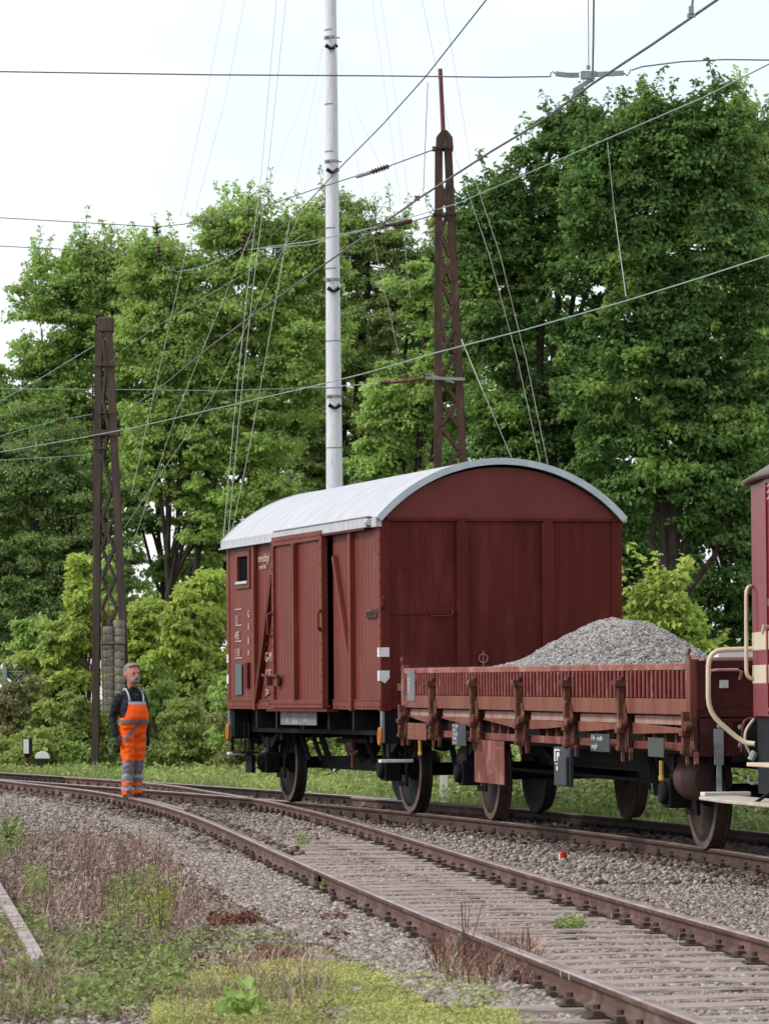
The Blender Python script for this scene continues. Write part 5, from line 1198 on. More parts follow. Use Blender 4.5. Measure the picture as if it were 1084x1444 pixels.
# ---------------------------------------------------------------- vegetation
def nrm(a): return a/np.maximum(np.linalg.norm(a, axis=-1, keepdims=True), 1e-9)
def leafmesh(name, P, N, T, L, mat, parent=None, wid=.62, fold=.18):
    """P leaf base points, N normals, T tip directions, L lengths -> pointed, folded leaves"""
    n = len(P); T = nrm(T-N*np.sum(T*N, -1, keepdims=True)); B = np.cross(N, T); L = L[:, None]
    V = np.stack([P, P+T*L*.42-B*L*wid*.5+N*L*fold, P+T*L, P+T*L*.42+B*L*wid*.5+N*L*fold], 1).reshape(-1, 3)
    F = (np.array([[0, 1, 2, 3]])[None]+(np.arange(n)*4)[:, None, None]).reshape(-1, 4)
    F2 = np.concatenate([F[:, [0, 1, 2]], F[:, [0, 2, 3]]])
    return npmesh(name, V, F2, mat, parent)
def cloud(centres, outs, rad, nspray, nleaf, lsize, droop=.5, seed=0):
    """clumps -> sprays -> leaves"""
    r = np.random.default_rng(seed); nc = len(centres)
    # spray centres on the upper/outer side of every clump
    d = r.normal(size=(nc, nspray, 3)); d[..., 2] = np.abs(d[..., 2])*1.0-.25; d = nrm(d+outs[:, None]*.55)
    sc = centres[:, None]+d*rad[:, None, None]*r.uniform(.45, 1.05, (nc, nspray, 1))*np.array([1, 1, .8])
    u = nrm(d*np.array([1, 1, .15])+r.normal(size=d.shape)*.25*np.array([1, 1, .3])); up = nrm(np.array([0, 0, 1.0])+u*.35+r.normal(size=d.shape)*.12)
    v = nrm(np.cross(up, u)); sr = (rad[:, None]*r.uniform(.35, .6, (nc, nspray)))[..., None, None]
    a = r.uniform(0, 2*pi, (nc, nspray, nleaf)); q = np.sqrt(r.random((nc, nspray, nleaf)))
    ou, ov = (np.cos(a)*q)[..., None], (np.sin(a)*q)[..., None]
    P = sc[:, :, None]+sr*(u[:, :, None]*ou*1.15+v[:, :, None]*ov*.8)+up[:, :, None]*(-droop*sr*(q[..., None]**2)*.55+sr*r.normal(size=q.shape)[..., None]*.20)
    N = nrm(up[:, :, None]*.5+outs[:, None, None]*.45+r.normal(size=P.shape)*.6+(u[:, :, None]*ou+v[:, :, None]*ov)*.55)
    T = nrm(u[:, :, None]*ou+v[:, :, None]*ov+u[:, :, None]*.3+r.normal(size=P.shape)*.45-np.array([0, 0, .45]))
    ph = r.uniform(0, 2*pi, 8); kv = nrm(r.normal(size=(8, 3)))*(2.6/np.mean(rad)); fld = sum(np.sin(sc@kv[i]+ph[i]) for i in range(8))   # uneven density inside the crown
    nk = nleaf*np.clip(1.0-.22*fld, .22, 1.0)*(np.where(rad < np.median(rad)*.45, .38, 1.0)[:, None]); keep = (np.arange(nleaf)[None, None] < nk[..., None]).reshape(-1)
    P, N, T = P.reshape(-1, 3)[keep], N.reshape(-1, 3)[keep], T.reshape(-1, 3)[keep]
    k = P.reshape(-1, 3).shape[0]
    return P.reshape(-1, 3), N.reshape(-1, 3), T.reshape(-1, 3), lsize*r.uniform(.65, 1.25, k)
def tree(name, label, cat, Y, base_px, ells, mat, seed, lsize=.15, crad=.62, dens=1.0, nspray=12, nleaf=32, stems=1, shoots=0, ydepth=.38, trunk_r=.16, group=None, shell_=.5, bark='bark'):
    r = np.random.default_rng(seed); bx = at(base_px, 950, Y).x
    root = thing(name, label, cat, (bx, Y, 0), 0, group); base = np.array([bx, Y, 0])
    Cs, Os, Rs = [], [], []; tm = MB(); hubs = []
    for ei, e in enumerate(ells):
        cx, cy, rx, ry = e[:4]; dY = e[4] if len(e) > 4 else 0
        c = np.array(at(cx, cy, Y+dY)); s = Y/FPX; A = np.array([rx*s, max(rx, ry*.8)*s*ydepth, ry*s])
        n = max(3, int(dens*4.0*A[0]*A[2]*pi/(pi*crad**2)*1.0))
        d = nrm(r.normal(size=(n, 3))); k = r.random(n)**(shell_)
        p = d*k[:, None]*np.maximum(A-crad*.35, A*.5)
        Cs.append(c+p); Os.append(nrm(p/A**2+np.array([0, 0, .15]))); Rs.append(crad*r.uniform(.5, 1.2, n)*(1.08-.25*k))
        hubs.append((c, A, p))
    # trunk and limbs
    zlow = min(h[0][2]-h[1][2] for h in hubs)
    ztop = max(h[0][2]+h[1][2]*.6 for h in hubs)
    for st in range(stems):
        off = (st-(stems-1)/2)*.28; top = hubs[st % len(hubs)][0]
        b0 = Vector((off*.6, r.uniform(-.1, .1), 0)); tp = Vector(top-base)+Vector((0, 0, hubs[st % len(hubs)][1][2]*.5)); pts = []; m_ = 9
        for i in range(m_+1):
            t = i/m_; q = b0.lerp(tp, t); q.x = b0.x+(tp.x-b0.x)*t**1.7; q.y = b0.y+(tp.y-b0.y)*t**1.7
            pts.append(q+Vector((r.normal()*.05, r.normal()*.05, 0))*(1 if i else 0))
        rs = [trunk_r*.8*(1.25 if i == 0 else 1)*(1-i/m_)**.8+.02 for i in range(m_+1)]
        tm.tube(pts, rs, 9)
    t0 = Vector((0, 0, max(.5, zlow*.75)))
    for hi, (c, A, p) in enumerate(hubs):
        h = Vector(c-base); fr_ = t0.lerp(Vector((h.x*.25, h.y*.25, h.z*.7)), .35)
        mid = fr_.lerp(h, .5)+Vector((r.normal()*.15, 0, -abs(h.x)*.10)); lim = trunk_r*.55
        tm.tube([fr_, mid, h, h+Vector((0, 0, A[2]*.6))], [lim, lim*.75, lim*.45, .015], 7)
        for q in p[::3]:
            e_ = h+Vector(q)*.9; s_ = h+Vector(q)*.12-Vector((0, 0, abs(q[2])*.3+.15)); mm = s_.lerp(e_, .55)+Vector((r.normal()*.06, r.normal()*.06, .06))
            rr = max(.012, lim*.22); tm.tube([s_, mm, e_], [rr, rr*.65, .006], 4)
    Cc, Oo, Rr_ = np.concatenate(Cs), np.concatenate(Os), np.concatenate(Rs)
    XP, XN_, XT = [], [], []
    if shoots:   # leafy twigs that break the outline, each on its own stem
        top3 = np.argsort(Cc[:, 2])[-max(6, len(Cc)//3):]; side_ = np.argsort(-np.abs(Cc[:, 0]-Cc[:, 0].mean()))[:len(Cc)//3]
        for q_ in range(shoots*4):
            i = top3[r.integers(0, len(top3))] if q_ % 3 else side_[r.integers(0, len(side_))]
            c = Cc[i]; u_ = Oo[i]*.6+np.array([0, 0, 1.0 if q_ % 3 else .45])+r.normal(size=3)*.28; u_ /= np.linalg.norm(u_)
            l = r.uniform(.25, .95); s_ = c+u_*Rr_[i]*.55; bend = r.normal(size=3)*.12; nl = int(14+l*34)
            tm.tube([Vector(s_-base), Vector(s_-base+u_*l*.5+bend*.4), Vector(s_-base+u_*l+bend)], [.012, .008, .003], 4)
            t = np.sort(r.random(nl)**.8)[:, None]; rad_ = nrm(r.normal(size=(nl, 3))*np.array([1, 1, .5])); w_ = (.13*(1.15-t))
            XP.append(s_-base+u_*l*t+bend*t**2+rad_*w_*r.random((nl, 1))*1.2); XT.append(nrm(rad_+u_*.25-np.array([0, 0, .35])+r.normal(size=(nl, 3))*.3)); XN_.append(nrm(np.array([0, 0, .8])+rad_*.5+r.normal(size=(nl, 3))*.5))
    tm.build('trunk', M_[bark], root, smooth=True)
    Cc[:, 2] = np.maximum(Cc[:, 2], .25)
    P, N, T, L_ = cloud(Cc-base, Oo, Rr_, nspray, nleaf, lsize, seed=seed)
    k = P[:, 2] > .03
    P, N, T, L_ = P[k], N[k], T[k], L_[k]
    if XP:
        XP = np.concatenate(XP); P = np.concatenate([P, XP]); N = np.concatenate([N, np.concatenate(XN_)]); T = np.concatenate([T, np.concatenate(XT)]); L_ = np.concatenate([L_, lsize*1.05*r.uniform(.6, 1.2, len(XP))])
    leafmesh('crown', P, N, T, L_, mat, root)
    return root
LM = {
 'lime': leafmat('leaf_lime', [(.32, .46, .12), (.43, .59, .16), (.54, .66, .22)], .54),
 'bright': leafmat('leaf_bright', [(.29, .44, .12), (.40, .56, .155), (.51, .65, .21)], .54),
 'mid': leafmat('leaf_mid', [(.245, .345, .11), (.34, .45, .145), (.44, .54, .19)], .5),
 'olive': leafmat('leaf_olive', [(.17, .26, .085), (.24, .335, .105), (.31, .41, .14)], .5),
 'dark': leafmat('leaf_dark', [(.082, .175, .050), (.140, .255, .064), (.225, .36, .09)], .5, patch=((.28, .42, .10), .54)),
 'deep': leafmat('leaf_deep', [(.035, .080, .028), (.055, .115, .035), (.08, .15, .045)], .3),
 'young': leafmat('leaf_young', [(.34, .44, .09), (.45, .56, .12), (.55, .63, .17)], .5),
 'shrub': leafmat('leaf_shrub', [(.29, .37, .10), (.38, .47, .13), (.47, .54, .18)], .5),
 'rusty': leafmat('leaf_rusty', [(.23, .20, .09), (.30, .29, .11), (.34, .37, .14)], .4),
}
tree('maple_tree', 'light green maple at the left edge whose crown thins out against the sky', 'tree', 104, 110, [(100, 430, 85, 90), (60, 520, 80, 95), (150, 500, 95, 115), (10, 590, 75, 95), (110, 640, 120, 110), (195, 415, 65, 85), (215, 560, 65, 100), (165, 395, 55, 60), (125, 385, 60, 50)], LM['bright'], 11, .11, .46, shoots=60, dens=1.0)
tree('maple_tree', 'bright green maple with a ragged top between the left lattice mast and the white mast', 'tree', 101, 238, [(300, 420, 100, 110), (240, 500, 95, 120), (390, 385, 90, 95), (425, 345, 55, 65), (340, 560, 120, 120), (265, 640, 100, 90), (350, 700, 105, 85), (420, 480, 85, 120), (235, 405, 50, 80), (210, 395, 45, 60), (300, 745, 80, 60), (340, 330, 60, 60)], LM['lime'], 12, .11, .46, shoots=80, dens=1.0, stems=3, trunk_r=.10)
tree('ash_tree', 'duller green tree with a loose crown right behind the white mast', 'tree', 108, 500, [(520, 350, 75, 65), (470, 450, 100, 120), (560, 430, 90, 100), (420, 600, 110, 130), (530, 600, 115, 125), (450, 740, 115, 105), (590, 390, 60, 65), (560, 720, 100, 100), (480, 335, 60, 60), (645, 350, 45, 80), (650, 460, 50, 90)], LM['mid'], 13, .095, .44, shoots=60, dens=1.0, stems=2)
tree('sycamore_tree', 'yellow-green leafy tree between the white mast and the tall rusty mast', 'tree', 98, 585, [(600, 430, 50, 70), (560, 570, 70, 65), (620, 560, 60, 90), (590, 690, 90, 60), (520, 650, 50, 50)], LM['bright'], 14, .12, .42, dens=.8)
tree('maple_tree', 'big dark green maple whose left flank falls away behind the tall rusty mast', 'tree', 96, 760, [(775, 245, 60, 95), (715, 340, 75, 105), (790, 380, 110, 125), (695, 480, 75, 115), (740, 600, 115, 115), (830, 560, 115, 115), (800, 700, 125, 95), (850, 310, 60, 110), (840, 225, 70, 80), (700, 300, 50, 70), (810, 190, 45, 50)], LM['dark'], 15, .125, .50, shoots=80, dens=1.0, stems=2, trunk_r=.16)
tree('maple_tree', 'highest dark green maple with bushy branches in front of the railcar end', 'tree', 93, 950, [(905, 205, 75, 90), (960, 240, 85, 110), (880, 330, 100, 120), (990, 390, 110, 130), (900, 520, 120, 120), (1010, 560, 110, 120), (930, 680, 135, 100), (1040, 700, 80, 100), (1010, 195, 60, 75), (1000, 300, 80, 90), (865, 250, 70, 80)], LM['dark'], 16, .13, .50, shoots=80, dens=1.0, stems=3, trunk_r=.16)
tree('maple_tree', 'lighter green maple reaching out of the picture at the upper right', 'tree', 99, 1110, [(1050, 225, 70, 85), (1060, 245, 75, 100), (1095, 350, 75, 110), (1060, 470, 80, 100), (1090, 640, 90, 130)], LM['bright'], 17, .12, .48, shoots=50, dens=.95)
tree('lime_tree', 'brownish olive tree filling the lower left behind the left lattice mast', 'tree', 98, 60, [(40, 660, 100, 100), (105, 740, 105, 110), (-10, 790, 100, 120), (80, 860, 90, 80), (160, 820, 50, 80)], LM['olive'], 18, .085, .42, dens=1.15, stems=2)
for i, (px, e, lab) in enumerate(((40, [(0, 700, 120, 140), (60, 800, 130, 130), (110, 640, 90, 140), (150, 850, 60, 70), (0, 900, 80, 80)], 'far left dark tree in the back row'), (390, [(340, 800, 90, 110), (330, 600, 100, 90), (440, 700, 100, 150), (400, 870, 120, 90), (270, 560, 90, 100), (240, 890, 90, 60)], 'dark tree of the back row seen just left of the boxcar roof'),
        (600, [(560, 700, 110, 130), (660, 720, 110, 140), (620, 540, 100, 120), (510, 520, 90, 120)], 'dark tree of the back row behind the tall rusty mast'), (850, [(800, 720, 130, 140), (880, 820, 120, 110), (860, 560, 130, 150), (750, 500, 90, 160)], 'dark tree of the back row behind the right end of the boxcar'),
        (1040, [(1000, 760, 130, 150), (1060, 860, 120, 110), (1040, 560, 110, 150), (960, 440, 110, 140), (940, 890, 100, 80)], 'dark tree of the back row beside the railcar'))):
    tree('background_tree', lab, 'tree', 128+i*2, px, e, LM['bright'] if i in (0, 1, 2) else LM['dark'], 30+i, .17, .75, dens=1.35, nspray=10, nleaf=26, stems=2, group='dark trees of the back row')
tree('elder_tree', 'dark small tree with spreading layers left of the boxcar window', 'tree', 106, 245, [(260, 690, 95, 30), (215, 640, 60, 40), (250, 805, 55, 26), (320, 800, 45, 70), (190, 700, 40, 60)], LM['dark'], 40, .12, .45, dens=.9, stems=5, trunk_r=.10)
# young maples and shrubs of the verge
tree('young_maple', 'yellow-green young maple rising over the gravel heap beside the boxcar', 'sapling', 74, 935, [(935, 845, 42, 48), (915, 880, 34, 40), (960, 890, 34, 45), (935, 930, 60, 45), (985, 930, 30, 30)], LM['young'], 51, .135, .26, dens=1.5, nspray=8, nleaf=12, shoots=5, trunk_r=.04, bark='twig')
for i, (nm, px, e, mt, Y, ls, lab) in enumerate((
  ('young_maple', 205, [(200, 880, 32, 40), (205, 930, 36, 50), (195, 990, 40, 50)], 'young', 89, .15, 'bright young maple directly right of the lattice mast with the weights'),
  ('young_maple', 125, [(118, 800, 15, 22), (120, 850, 28, 40), (105, 900, 38, 40), (100, 960, 42, 50)], 'young', 90, .14, 'slim young maple left of the lattice mast with the weights'),
  ('young_maple', 152, [(152, 800, 10, 30), (152, 850, 14, 40), (150, 900, 20, 40)], 'lime', 91, .14, 'narrow young maple seen through the lattice mast'),
  ('young_maple', 300, [(300, 830, 26, 34), (285, 880, 34, 44), (305, 940, 36, 50), (268, 930, 30, 40)], 'young', 88, .14, 'young maple leaning against the far corner of the boxcar'),
  ('hazel_shrub', 80, [(80, 910, 30, 36), (70, 970, 42, 46), (60, 1030, 48, 42)], 'shrub', 90, .12, 'leafy hazel shrub behind the points signal'),
  ('hazel_shrub', 20, [(15, 1000, 34, 40), (10, 1050, 40, 36)], 'rusty', 88.5, .10, 'brownish shrub at the left edge below the fence'),
  ('hazel_shrub', 110, [(108, 1010, 38, 44), (112, 1055, 40, 30)], 'shrub', 87.5, .11, 'green shrub at the foot of the left lattice mast'),
  ('hazel_shrub', 245, [(240, 980, 38, 50), (245, 1040, 44, 40)], 'bright', 88, .12, 'green shrub immediately right of the man'),
  ('hazel_shrub', 300, [(300, 1000, 36, 46), (310, 1050, 40, 34)], 'shrub', 87, .11, 'shrub below the far corner of the boxcar'),
  ('hazel_shrub', 190, [(180, 1040, 30, 40), (190, 1070, 30, 20)], 'mid', 89, .11, 'low dark green shrub behind the man'),
  ('elder_shrub', 42, [(38, 890, 20, 18), (50, 915, 22, 16)], 'bright', 93, .12, 'thin-stemmed light green elder beside the wire fence'),
  ('bramble_shrub', 365, [(350, 1035, 36, 30), (395, 1040, 36, 26), (360, 1075, 40, 20)], 'rusty', 82, .10, 'brownish bramble under the far end of the boxcar'),
  ('bramble_shrub', 470, [(470, 1035, 34, 26), (450, 1055, 40, 22), (500, 1065, 40, 18)], 'shrub', 76, .10, 'bramble seen under the middle of the boxcar'),
  ('hazel_shrub', 30, [(20, 1060, 50, 30), (60, 1050, 40, 34)], 'shrub', 86.8, .11, 'low pale shrub right behind the points signal lantern'),
  ('hazel_shrub', 90, [(90, 1065, 40, 22), (125, 1072, 34, 18)], 'bright', 86.9, .10, 'low green plants between the switch lever and the lattice mast'),
  ('young_maple', 265, [(262, 860, 28, 34), (255, 905, 34, 40), (272, 960, 36, 44)], 'young', 87.4, .13, 'light young maple halfway between the man and the boxcar'),
  ('hazel_shrub', 275, [(265, 1020, 44, 40), (285, 1065, 48, 24), (235, 1072, 34, 20)], 'shrub', 85.5, .10, 'broad pale shrub above the grass strip right of the man'),
  ('hazel_shrub', 340, [(335, 985, 30, 40), (345, 1020, 34, 34)], 'bright', 84, .11, 'green shrub peeping out behind the far corner of the boxcar'),
  ('hazel_shrub', 225, [(222, 1000, 28, 40), (218, 1055, 34, 34)], 'lime', 86.5, .11, 'fresh green shrub whose leaves touch the right arm side of the man'),
  ('bramble_shrub', 560, [(545, 1050, 46, 24), (600, 1062, 46, 20)], 'shrub', 74, .09, 'bramble seen under the joint between the two red wagons'),
  ('bramble_shrub', 700, [(680, 1070, 56, 26), (740, 1078, 50, 22)], 'mid', 68, .09, 'low bramble behind the big red hanging board'),
  ('bramble_shrub', 840, [(820, 1082, 56, 26), (890, 1086, 50, 24)], 'shrub', 63, .09, 'low bramble seen between the wheels under the middle of the open wagon'),
  ('bramble_shrub', 1020, [(970, 1095, 60, 28), (1060, 1100, 60, 30)], 'mid', 57, .09, 'low bramble behind the steps at the right edge'),
  )):
    rr0 = random.Random(60+i); e = list(e)+[(x+rr0.uniform(-1, 1)*w_*1.15, y+rr0.uniform(-.9, .7)*h_, w_*rr0.uniform(.25, .5), h_*rr0.uniform(.25, .5)) for x, y, w_, h_ in e for _ in range(3)]
    tree(nm, lab, 'shrub' if 'shrub' in nm else 'sapling', Y, px, e, LM[mt], 60+i, ls, .24, dens=1.1, nspray=8, nleaf=12, shoots=0, ydepth=1.0, trunk_r=.03, bark='twig', stems=2)

# ground cover -------------------------------------------------------------
def blades(name, P, H, lean, mat, label, cat, wd=.006, seg=2):
    n = len(P); a = rng.uniform(0, 2*pi, n); dr = np.stack([np.cos(a), np.sin(a), np.zeros(n)], 1); b = np.stack([-np.sin(a+.4), np.cos(a+.4), np.zeros(n)], 1)
    W = (wd*rng.uniform(.7, 1.3, n))[:, None]; H = H[:, None]; up = np.array([0, 0, 1.0])
    l = (lean*rng.random(n))[:, None]*H
    V = np.stack([P-b*W, P+b*W, P+up*H*.55+dr*l*.35+b*W*.7, P+up*H*.55+dr*l*.35-b*W*.7, P+up*H+dr*l], 1).reshape(-1, 3)
    o5 = (np.arange(n)*5)[:, None]
    F = np.concatenate([o5+np.array([[0, 1, 2]]), o5+np.array([[0, 2, 3]]), o5+np.array([[3, 2, 4]])])
    return tag(npmesh(name, V, F, mat), label, cat, kind='stuff')
def sample_poly(poly, n, z=0.0):
    """uniform on the ground inside a polygon whose corners are ground points seen at these pixels"""
    Q = np.array([[on(x, y, z).x, on(x, y, z).y] for x, y in poly]); lo, hi = Q.min(0), Q.max(0); out = []
    tot = 0
    while tot < n:
        p = rng.uniform(lo, hi, (n*2, 2)); ins = np.zeros(len(p), bool); j = len(Q)-1
        for i in range(len(Q)):
            xi, yi = Q[i]; xj, yj = Q[j]
            ins ^= ((yi > p[:, 1]) != (yj > p[:, 1])) & (p[:, 0] < (xj-xi)*(p[:, 1]-yi)/(yj-yi+1e-12)+xi); j = i
        out.append(p[ins]); tot += ins.sum()
    p = np.concatenate(out)[:n]; return np.column_stack([p, np.full(n, z)])
def patchy(P, s=1.2, th=0.0, seed=0):
    k = np.array([mnoise.noise(Vector((p[0]*s, p[1]*s, seed))) > th for p in P]); return P[k]
gm = leafmat('grass_blade', [(.13, .19, .045), (.20, .285, .06), (.30, .36, .11), (.40, .38, .20)], .35)
drym = leafmat('dry_stalk', [(.15, .085, .06), (.26, .165, .12), (.37, .26, .195), (.50, .39, .30)], .1)
redm = leafmat('reddish_weed', [(.10, .03, .02), (.17, .055, .035), (.22, .09, .05)], .1)
mossm = leafmat('stonecrop', [(.30, .33, .09), (.42, .44, .12), (.54, .53, .19), (.36, .42, .12)], .2)
weedm = leafmat('weed_leaf', [(.12, .165, .045), (.18, .235, .06), (.25, .31, .085), (.33, .36, .13)], .3)
ygm = leafmat('yellow_weed', [(.28, .32, .05), (.36, .38, .06)], .3)
# verge grass behind the rear rail
n = 90000; Y = rng.uniform(34, 90, n); X = xAR(Y)+.75+rng.random(n)**1.4*(4+Y*.03); P = np.column_stack([X, Y, np.zeros(n)])
hv = np.array([mnoise.noise(Vector((p[0]*.9, p[1]*.6, 4)))+.6*mnoise.noise(Vector((p[0]*3, p[1]*2, 7))) for p in P]); kk = hv > -.42; P = P[kk]; hv = hv[kk]; n = len(P)
blades('verge_grass', P, rng.uniform(.05, .17, n)*np.clip(.9+1.5*hv, .35, 2.0), .7, gm, 'green grass growing on the verge behind the rear rail', 'grass', .009)
n = 9000; Y = rng.uniform(62, 88, n); X = xAR(Y)+1.0+rng.random(n)*(2+(Y-60)*.18); P = patchy(np.column_stack([X, Y, rng.uniform(.02, .20, n)]), 1.3, .02, 13); n = len(P)
o = leafmesh('verge_herbs', P, nrm(rng.normal(size=(n, 3))*.5+np.array([0, -.2, 1.])), rng.normal(size=(n, 3)), rng.uniform(.05, .11, n), LM['shrub']); tag(o, 'patches of pale broad-leaved weeds in the grass behind the man', 'weeds', kind='stuff')
n = 30000; Y = rng.uniform(36, 62, n); X = xAR(Y)+1.1+rng.random(n)*6.5; P = patchy(np.column_stack([X, Y, rng.uniform(.03, .28, n)+rng.random(n)**2*np.clip((X-xAR(Y)-1.5)*.22, 0, .75)*np.where(Y < 66, 1, .15)]), 1.0, -.2, 3); n = len(P)
o = leafmesh('verge_weeds', P, nrm(rng.normal(size=(n, 3))*.5+np.array([0, -.2, 1.])), rng.normal(size=(n, 3)), rng.uniform(.05, .12, n), weedm); tag(o, 'leafy weeds in the verge grass seen under the wagons', 'weeds', kind='stuff')
# dry brown stalks
polys = [([(0, 1210), (40, 1185), (230, 1190), (260, 1240), (300, 1300), (230, 1350), (110, 1330), (0, 1300)], 4200, .05, .24), ([(0, 1310), (60, 1330), (110, 1400), (60, 1443), (0, 1443)], 1500, .08, .22),
         ([(330, 1365), (430, 1345), (480, 1385), (440, 1443), (330, 1420)], 800, .08, .2), ([(600, 1345), (700, 1330), (765, 1360), (745, 1400), (650, 1400)], 900, .06, .26), ([(450, 1200), (560, 1195), (600, 1260), (480, 1260)], 120, .04, .14),
         ([(840, 1290), (900, 1278), (910, 1300), (860, 1310)], 140, .06, .2), ([(900, 1330), (960, 1325), (960, 1345), (900, 1350)], 60, .05, .12), ([(300, 1290), (470, 1290), (520, 1350), (330, 1350)], 420, .04, .12), ([(0, 1150), (180, 1165), (150, 1190), (0, 1200)], 300, .08, .2)]
Ps = []; Hs = []
for poly, n, h0, h1 in polys:
    P = sample_poly(poly, n); P = patchy(P, 1.6, -.18, 5) if n > 1000 else P; Ps.append(P); Hs.append(rng.uniform(h0, h1, len(P))*rng.uniform(.5, 1, len(P)))
blades('dry_stalks', np.concatenate(Ps), np.concatenate(Hs), 1.5, drym, 'brown dead stalks of last year standing among the weeds', 'dry stalks', .0032)
P = sample_poly([(120, 1200), (250, 1210), (280, 1290), (180, 1330), (100, 1280)], 350); blades('reddish_stalks', P, rng.uniform(.08, .36, 350), .7, redm, 'thin reddish brown stalks in the middle of the weeds', 'dry stalks', .0028)
LP = sample_poly([(0, 1175), (240, 1180), (330, 1260), (330, 1330), (430, 1340), (470, 1443), (0, 1443)], 26000); LP[:, 2] = rng.uniform(-.005, .03, len(LP)); LP = patchy(LP, 1.5, -.25, 12); n = len(LP)
o = leafmesh('plant_litter', LP, nrm(rng.normal(size=(n, 3))*.6+np.array([0, 0, 1.])), rng.normal(size=(n, 3)), rng.uniform(.02, .075, n), drym, wid=.22); tag(o, 'brown dead plant litter covering the ground between the weeds', 'litter', kind='stuff')
P = sample_poly([(590, 1350), (760, 1345), (765, 1400), (640, 1405)], 500); blades('reddish_stalks', P, rng.uniform(.05, .24, 500), 1.3, redm, 'rust brown dead stalks beside the near rail', 'dry stalks', .004)
# reddish low patches
P = np.concatenate([sample_poly(p, n) for p, n in (([(290, 1300), (370, 1292), (372, 1306), (300, 1312)], 700), ([(445, 1295), (490, 1294), (492, 1306), (450, 1308)], 400), ([(360, 1345), (420, 1350), (415, 1365), (355, 1360)], 600), ([(455, 1325), (490, 1325), (490, 1338), (455, 1338)], 250))])
n = len(P); P[:, 2] = rng.uniform(0.01, .05, n); o = leafmesh('reddish_groundcover', P, nrm(rng.normal(size=(n, 3))*.5+np.array([0, 0, 1.])), rng.normal(size=(n, 3)), rng.uniform(.02, .045, n), redm); tag(o, 'rust red creeping weeds in flat patches on the ballast', 'weeds', kind='stuff')
# green weeds
polys = [([(150, 1255), (215, 1235), (245, 1290), (230, 1345), (150, 1340)], 3000, .16), ([(30, 1340), (150, 1325), (270, 1360), (250, 1443), (0, 1443), (0, 1400)], 7500, .13), ([(0, 1180), (25, 1170), (35, 1200), (0, 1225)], 900, .25), ([(35, 1245), (65, 1235), (70, 1265), (40, 1270)], 700, .13),
         ([(0, 1295), (60, 1290), (70, 1340), (0, 1350)], 1200, .12), ([(230, 1310), (420, 1320), (430, 1350), (230, 1350)], 800, .05), ([(780, 1305), (825, 1303), (825, 1316), (782, 1318)], 500, .07), ([(415, 1190), (435, 1188), (437, 1200), (417, 1202)], 200, .10), ([(600, 1300), (660, 1390), (700, 1400), (700, 1430), (640, 1443)], 900, .06), ([(440, 1250), (478, 1245), (480, 1262), (448, 1265)], 400, .08)]
Ps = []
for poly, n, h in polys:
    P = sample_poly(poly, n); P = patchy(P, 2.2, -.15, 9) if n > 1000 else P; P[:, 2] = rng.random(len(P))**1.3*h*(.6+.8*np.array([abs(mnoise.noise(Vector((p[0]*3, p[1]*3, 1)))) for p in P])*1.5); Ps.append(P)
P = np.concatenate(Ps); n = len(P)
o = leafmesh('green_weeds', P, nrm(rng.normal(size=(n, 3))*.55+np.array([0, -.2, 1.])), rng.normal(size=(n, 3))+np.array([0, 0, .3]), rng.uniform(.018, .05, n), weedm); tag(o, 'low green weeds spreading over the ballast edge', 'weeds', kind='stuff')
# yellow-green stonecrop carpet
MP = [(225, 1395), (300, 1375), (420, 1362), (560, 1372), (680, 1395), (725, 1425), (740, 1500), (200, 1500)]
P = patchy(patchy(sample_poly(MP, 120000), 2.5, -.28, 2), 9.0, -.42, 8)
MP2 = [(190, 1375), (300, 1352), (430, 1345), (570, 1352), (710, 1375), (770, 1430), (780, 1500), (180, 1500)]; P = np.concatenate([P, patchy(patchy(sample_poly(MP2, 60000), 3.5, .08, 4), 12.0, -.1, 6)]); n = len(P); P[:, 2] = rng.uniform(.0, .045, n)+.02*np.array([mnoise.noise(Vector((p[0]*4, p[1]*4, 0))) for p in P])
o = leafmesh('stonecrop_carpet', P, nrm(rng.normal(size=(n, 3))*.7+np.array([0, -.2, 1.])), rng.normal(size=(n, 3))+np.array([0, 0, .8]), rng.uniform(.008, .020, n), mossm); tag(o, 'yellow-green stonecrop carpet along the lower edge', 'ground cover', kind='stuff')
P = sample_poly([(240, 1400), (320, 1385), (340, 1443), (240, 1443)], 500); blades('pale_grass', P, rng.uniform(.04, .12, 500), .6, drym, 'pale dry grass in the stonecrop', 'grass', .003)
# single plants
def herb(label, px, py, h, nleaf, ls, mat, seed, spread=.12, stalk='twig'):
    p = on(px, py, 0); r = np.random.default_rng(seed); root = thing('weed_plant', label, 'plant', (p.x, p.y, 0)); m = MB(); L_ = []
    for k in range(5):
        e = Vector((r.normal()*spread, r.normal()*spread, h*r.uniform(.7, 1))); m.tube([(0, 0, 0), e*.5+Vector((0, 0, .02)), e], [.004, .003, .0015], 5)
        for j in range(nleaf//5): t = r.uniform(.2, 1); L_.append(np.array(e*t)+r.normal(size=3)*.02)
    m.build('stem', M_[stalk], root); P = np.array(L_); n = len(P)
    leafmesh('leaves', P, nrm(r.normal(size=(n, 3))*.5+np.array([0, -.4, .8])), r.normal(size=(n, 3))+np.array([0, 0, .2]), ls*r.uniform(.7, 1.2, n), mat, root); return root
herb('tall yellow-green weed standing above the green weeds left of the curved rail', 226, 1325, .42, 160, .035, ygm, 1, .07)
herb('broad-leaved bright green weed at the bottom edge in the stonecrop', 355, 1440, .14, 60, .085, LM['bright'], 2, .10)
herb('orange-brown dried weed leaning over the near rail', 655, 1372, .42, 30, .02, drym, 3, .05)
herb('small yellow weed growing against the near rail', 462, 1262, .14, 50, .025, ygm, 4, .07)
herb('brown dried weed beside the far rail of the foreground track', 880, 1290, .16, 20, .02, drym, 5, .10)
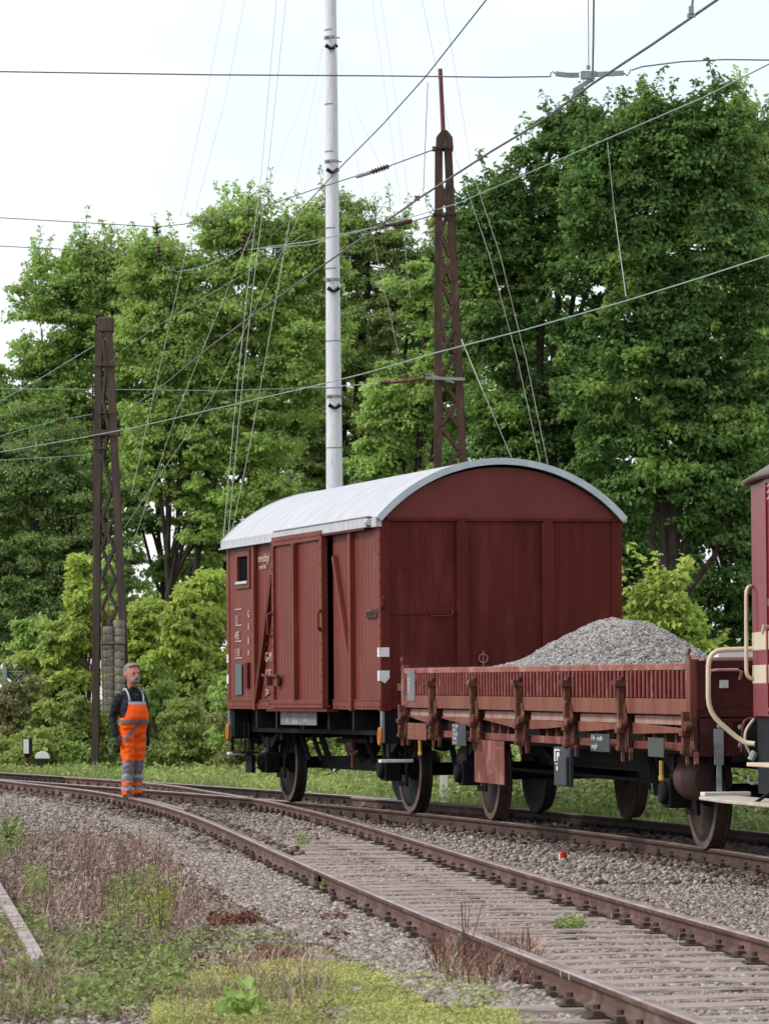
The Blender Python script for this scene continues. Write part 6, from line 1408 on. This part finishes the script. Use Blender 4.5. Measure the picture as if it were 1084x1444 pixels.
herb('green tuft between the sleepers of the foreground track', 803, 1314, .08, 90, .03, LM['bright'], 6, .09)
herb('light green weed rising at the left edge above the dry stalks', 10, 1205, .42, 120, .06, weedm, 7, .12)

# ---------------------------------------------------------------- meshes holding several separate pieces become one object per piece
def split_clusters(o, gap=.03):
    me = o.data; n = len(me.vertices); par = list(range(n))
    def find(i):
        while par[i] != i: par[i] = par[par[i]]; i = par[i]
        return i
    for e in me.edges:
        a_, b_ = find(e.vertices[0]), find(e.vertices[1])
        if a_ != b_: par[a_] = b_
    isl = {}
    for i in range(n): isl.setdefault(find(i), []).append(i)
    bb = []
    for k, vs in isl.items():
        co = [me.vertices[i].co for i in vs]; bb.append([[min(q[j] for q in co) for j in range(3)], [max(q[j] for q in co) for j in range(3)], [k]])
    merged = True
    while merged:
        merged = False
        for i in range(len(bb)):
            for j in range(i+1, len(bb)):
                if all(bb[i][0][q]-gap <= bb[j][1][q] and bb[j][0][q]-gap <= bb[i][1][q] for q in range(3)):
                    bb[i] = [[min(bb[i][0][q], bb[j][0][q]) for q in range(3)], [max(bb[i][1][q], bb[j][1][q]) for q in range(3)], bb[i][2]+bb[j][2]]
                    del bb[j]; merged = True; break
            if merged: break
    if len(bb) < 2: return
    grp = {}
    for gi, q in enumerate(bb):
        for k in q[2]: grp[k] = gi
    V = [tuple(v.co) for v in me.vertices]; nm = o.name.split('.')[0]; new = []
    for gi in range(len(bb)):
        idx = [i for i in range(n) if grp[find(i)] == gi]; mp_ = {i: j for j, i in enumerate(idx)}
        F = [tuple(mp_[i] for i in p.vertices) for p in me.polygons if p.vertices[0] in mp_]
        m2 = bpy.data.meshes.new(nm); m2.from_pydata([V[i] for i in idx], [], F); m2.update()
        for mt in me.materials: m2.materials.append(mt)
        if gi == 0: o.data = m2; continue
        c_ = o.copy(); c_.data = m2; C.objects.link(c_)
for o in [o for o in C.objects if o.type == 'MESH' and o.parent and o.name.split('.')[0] in ('brake_rigging', 'rib', 'spring_hanger', 'corner_post', 'cross_member', 'step_hanger', 'floor_edge_plank', 'flap_bracket', 'bolt_head', 'reflector_patch')]:
    split_clusters(o)
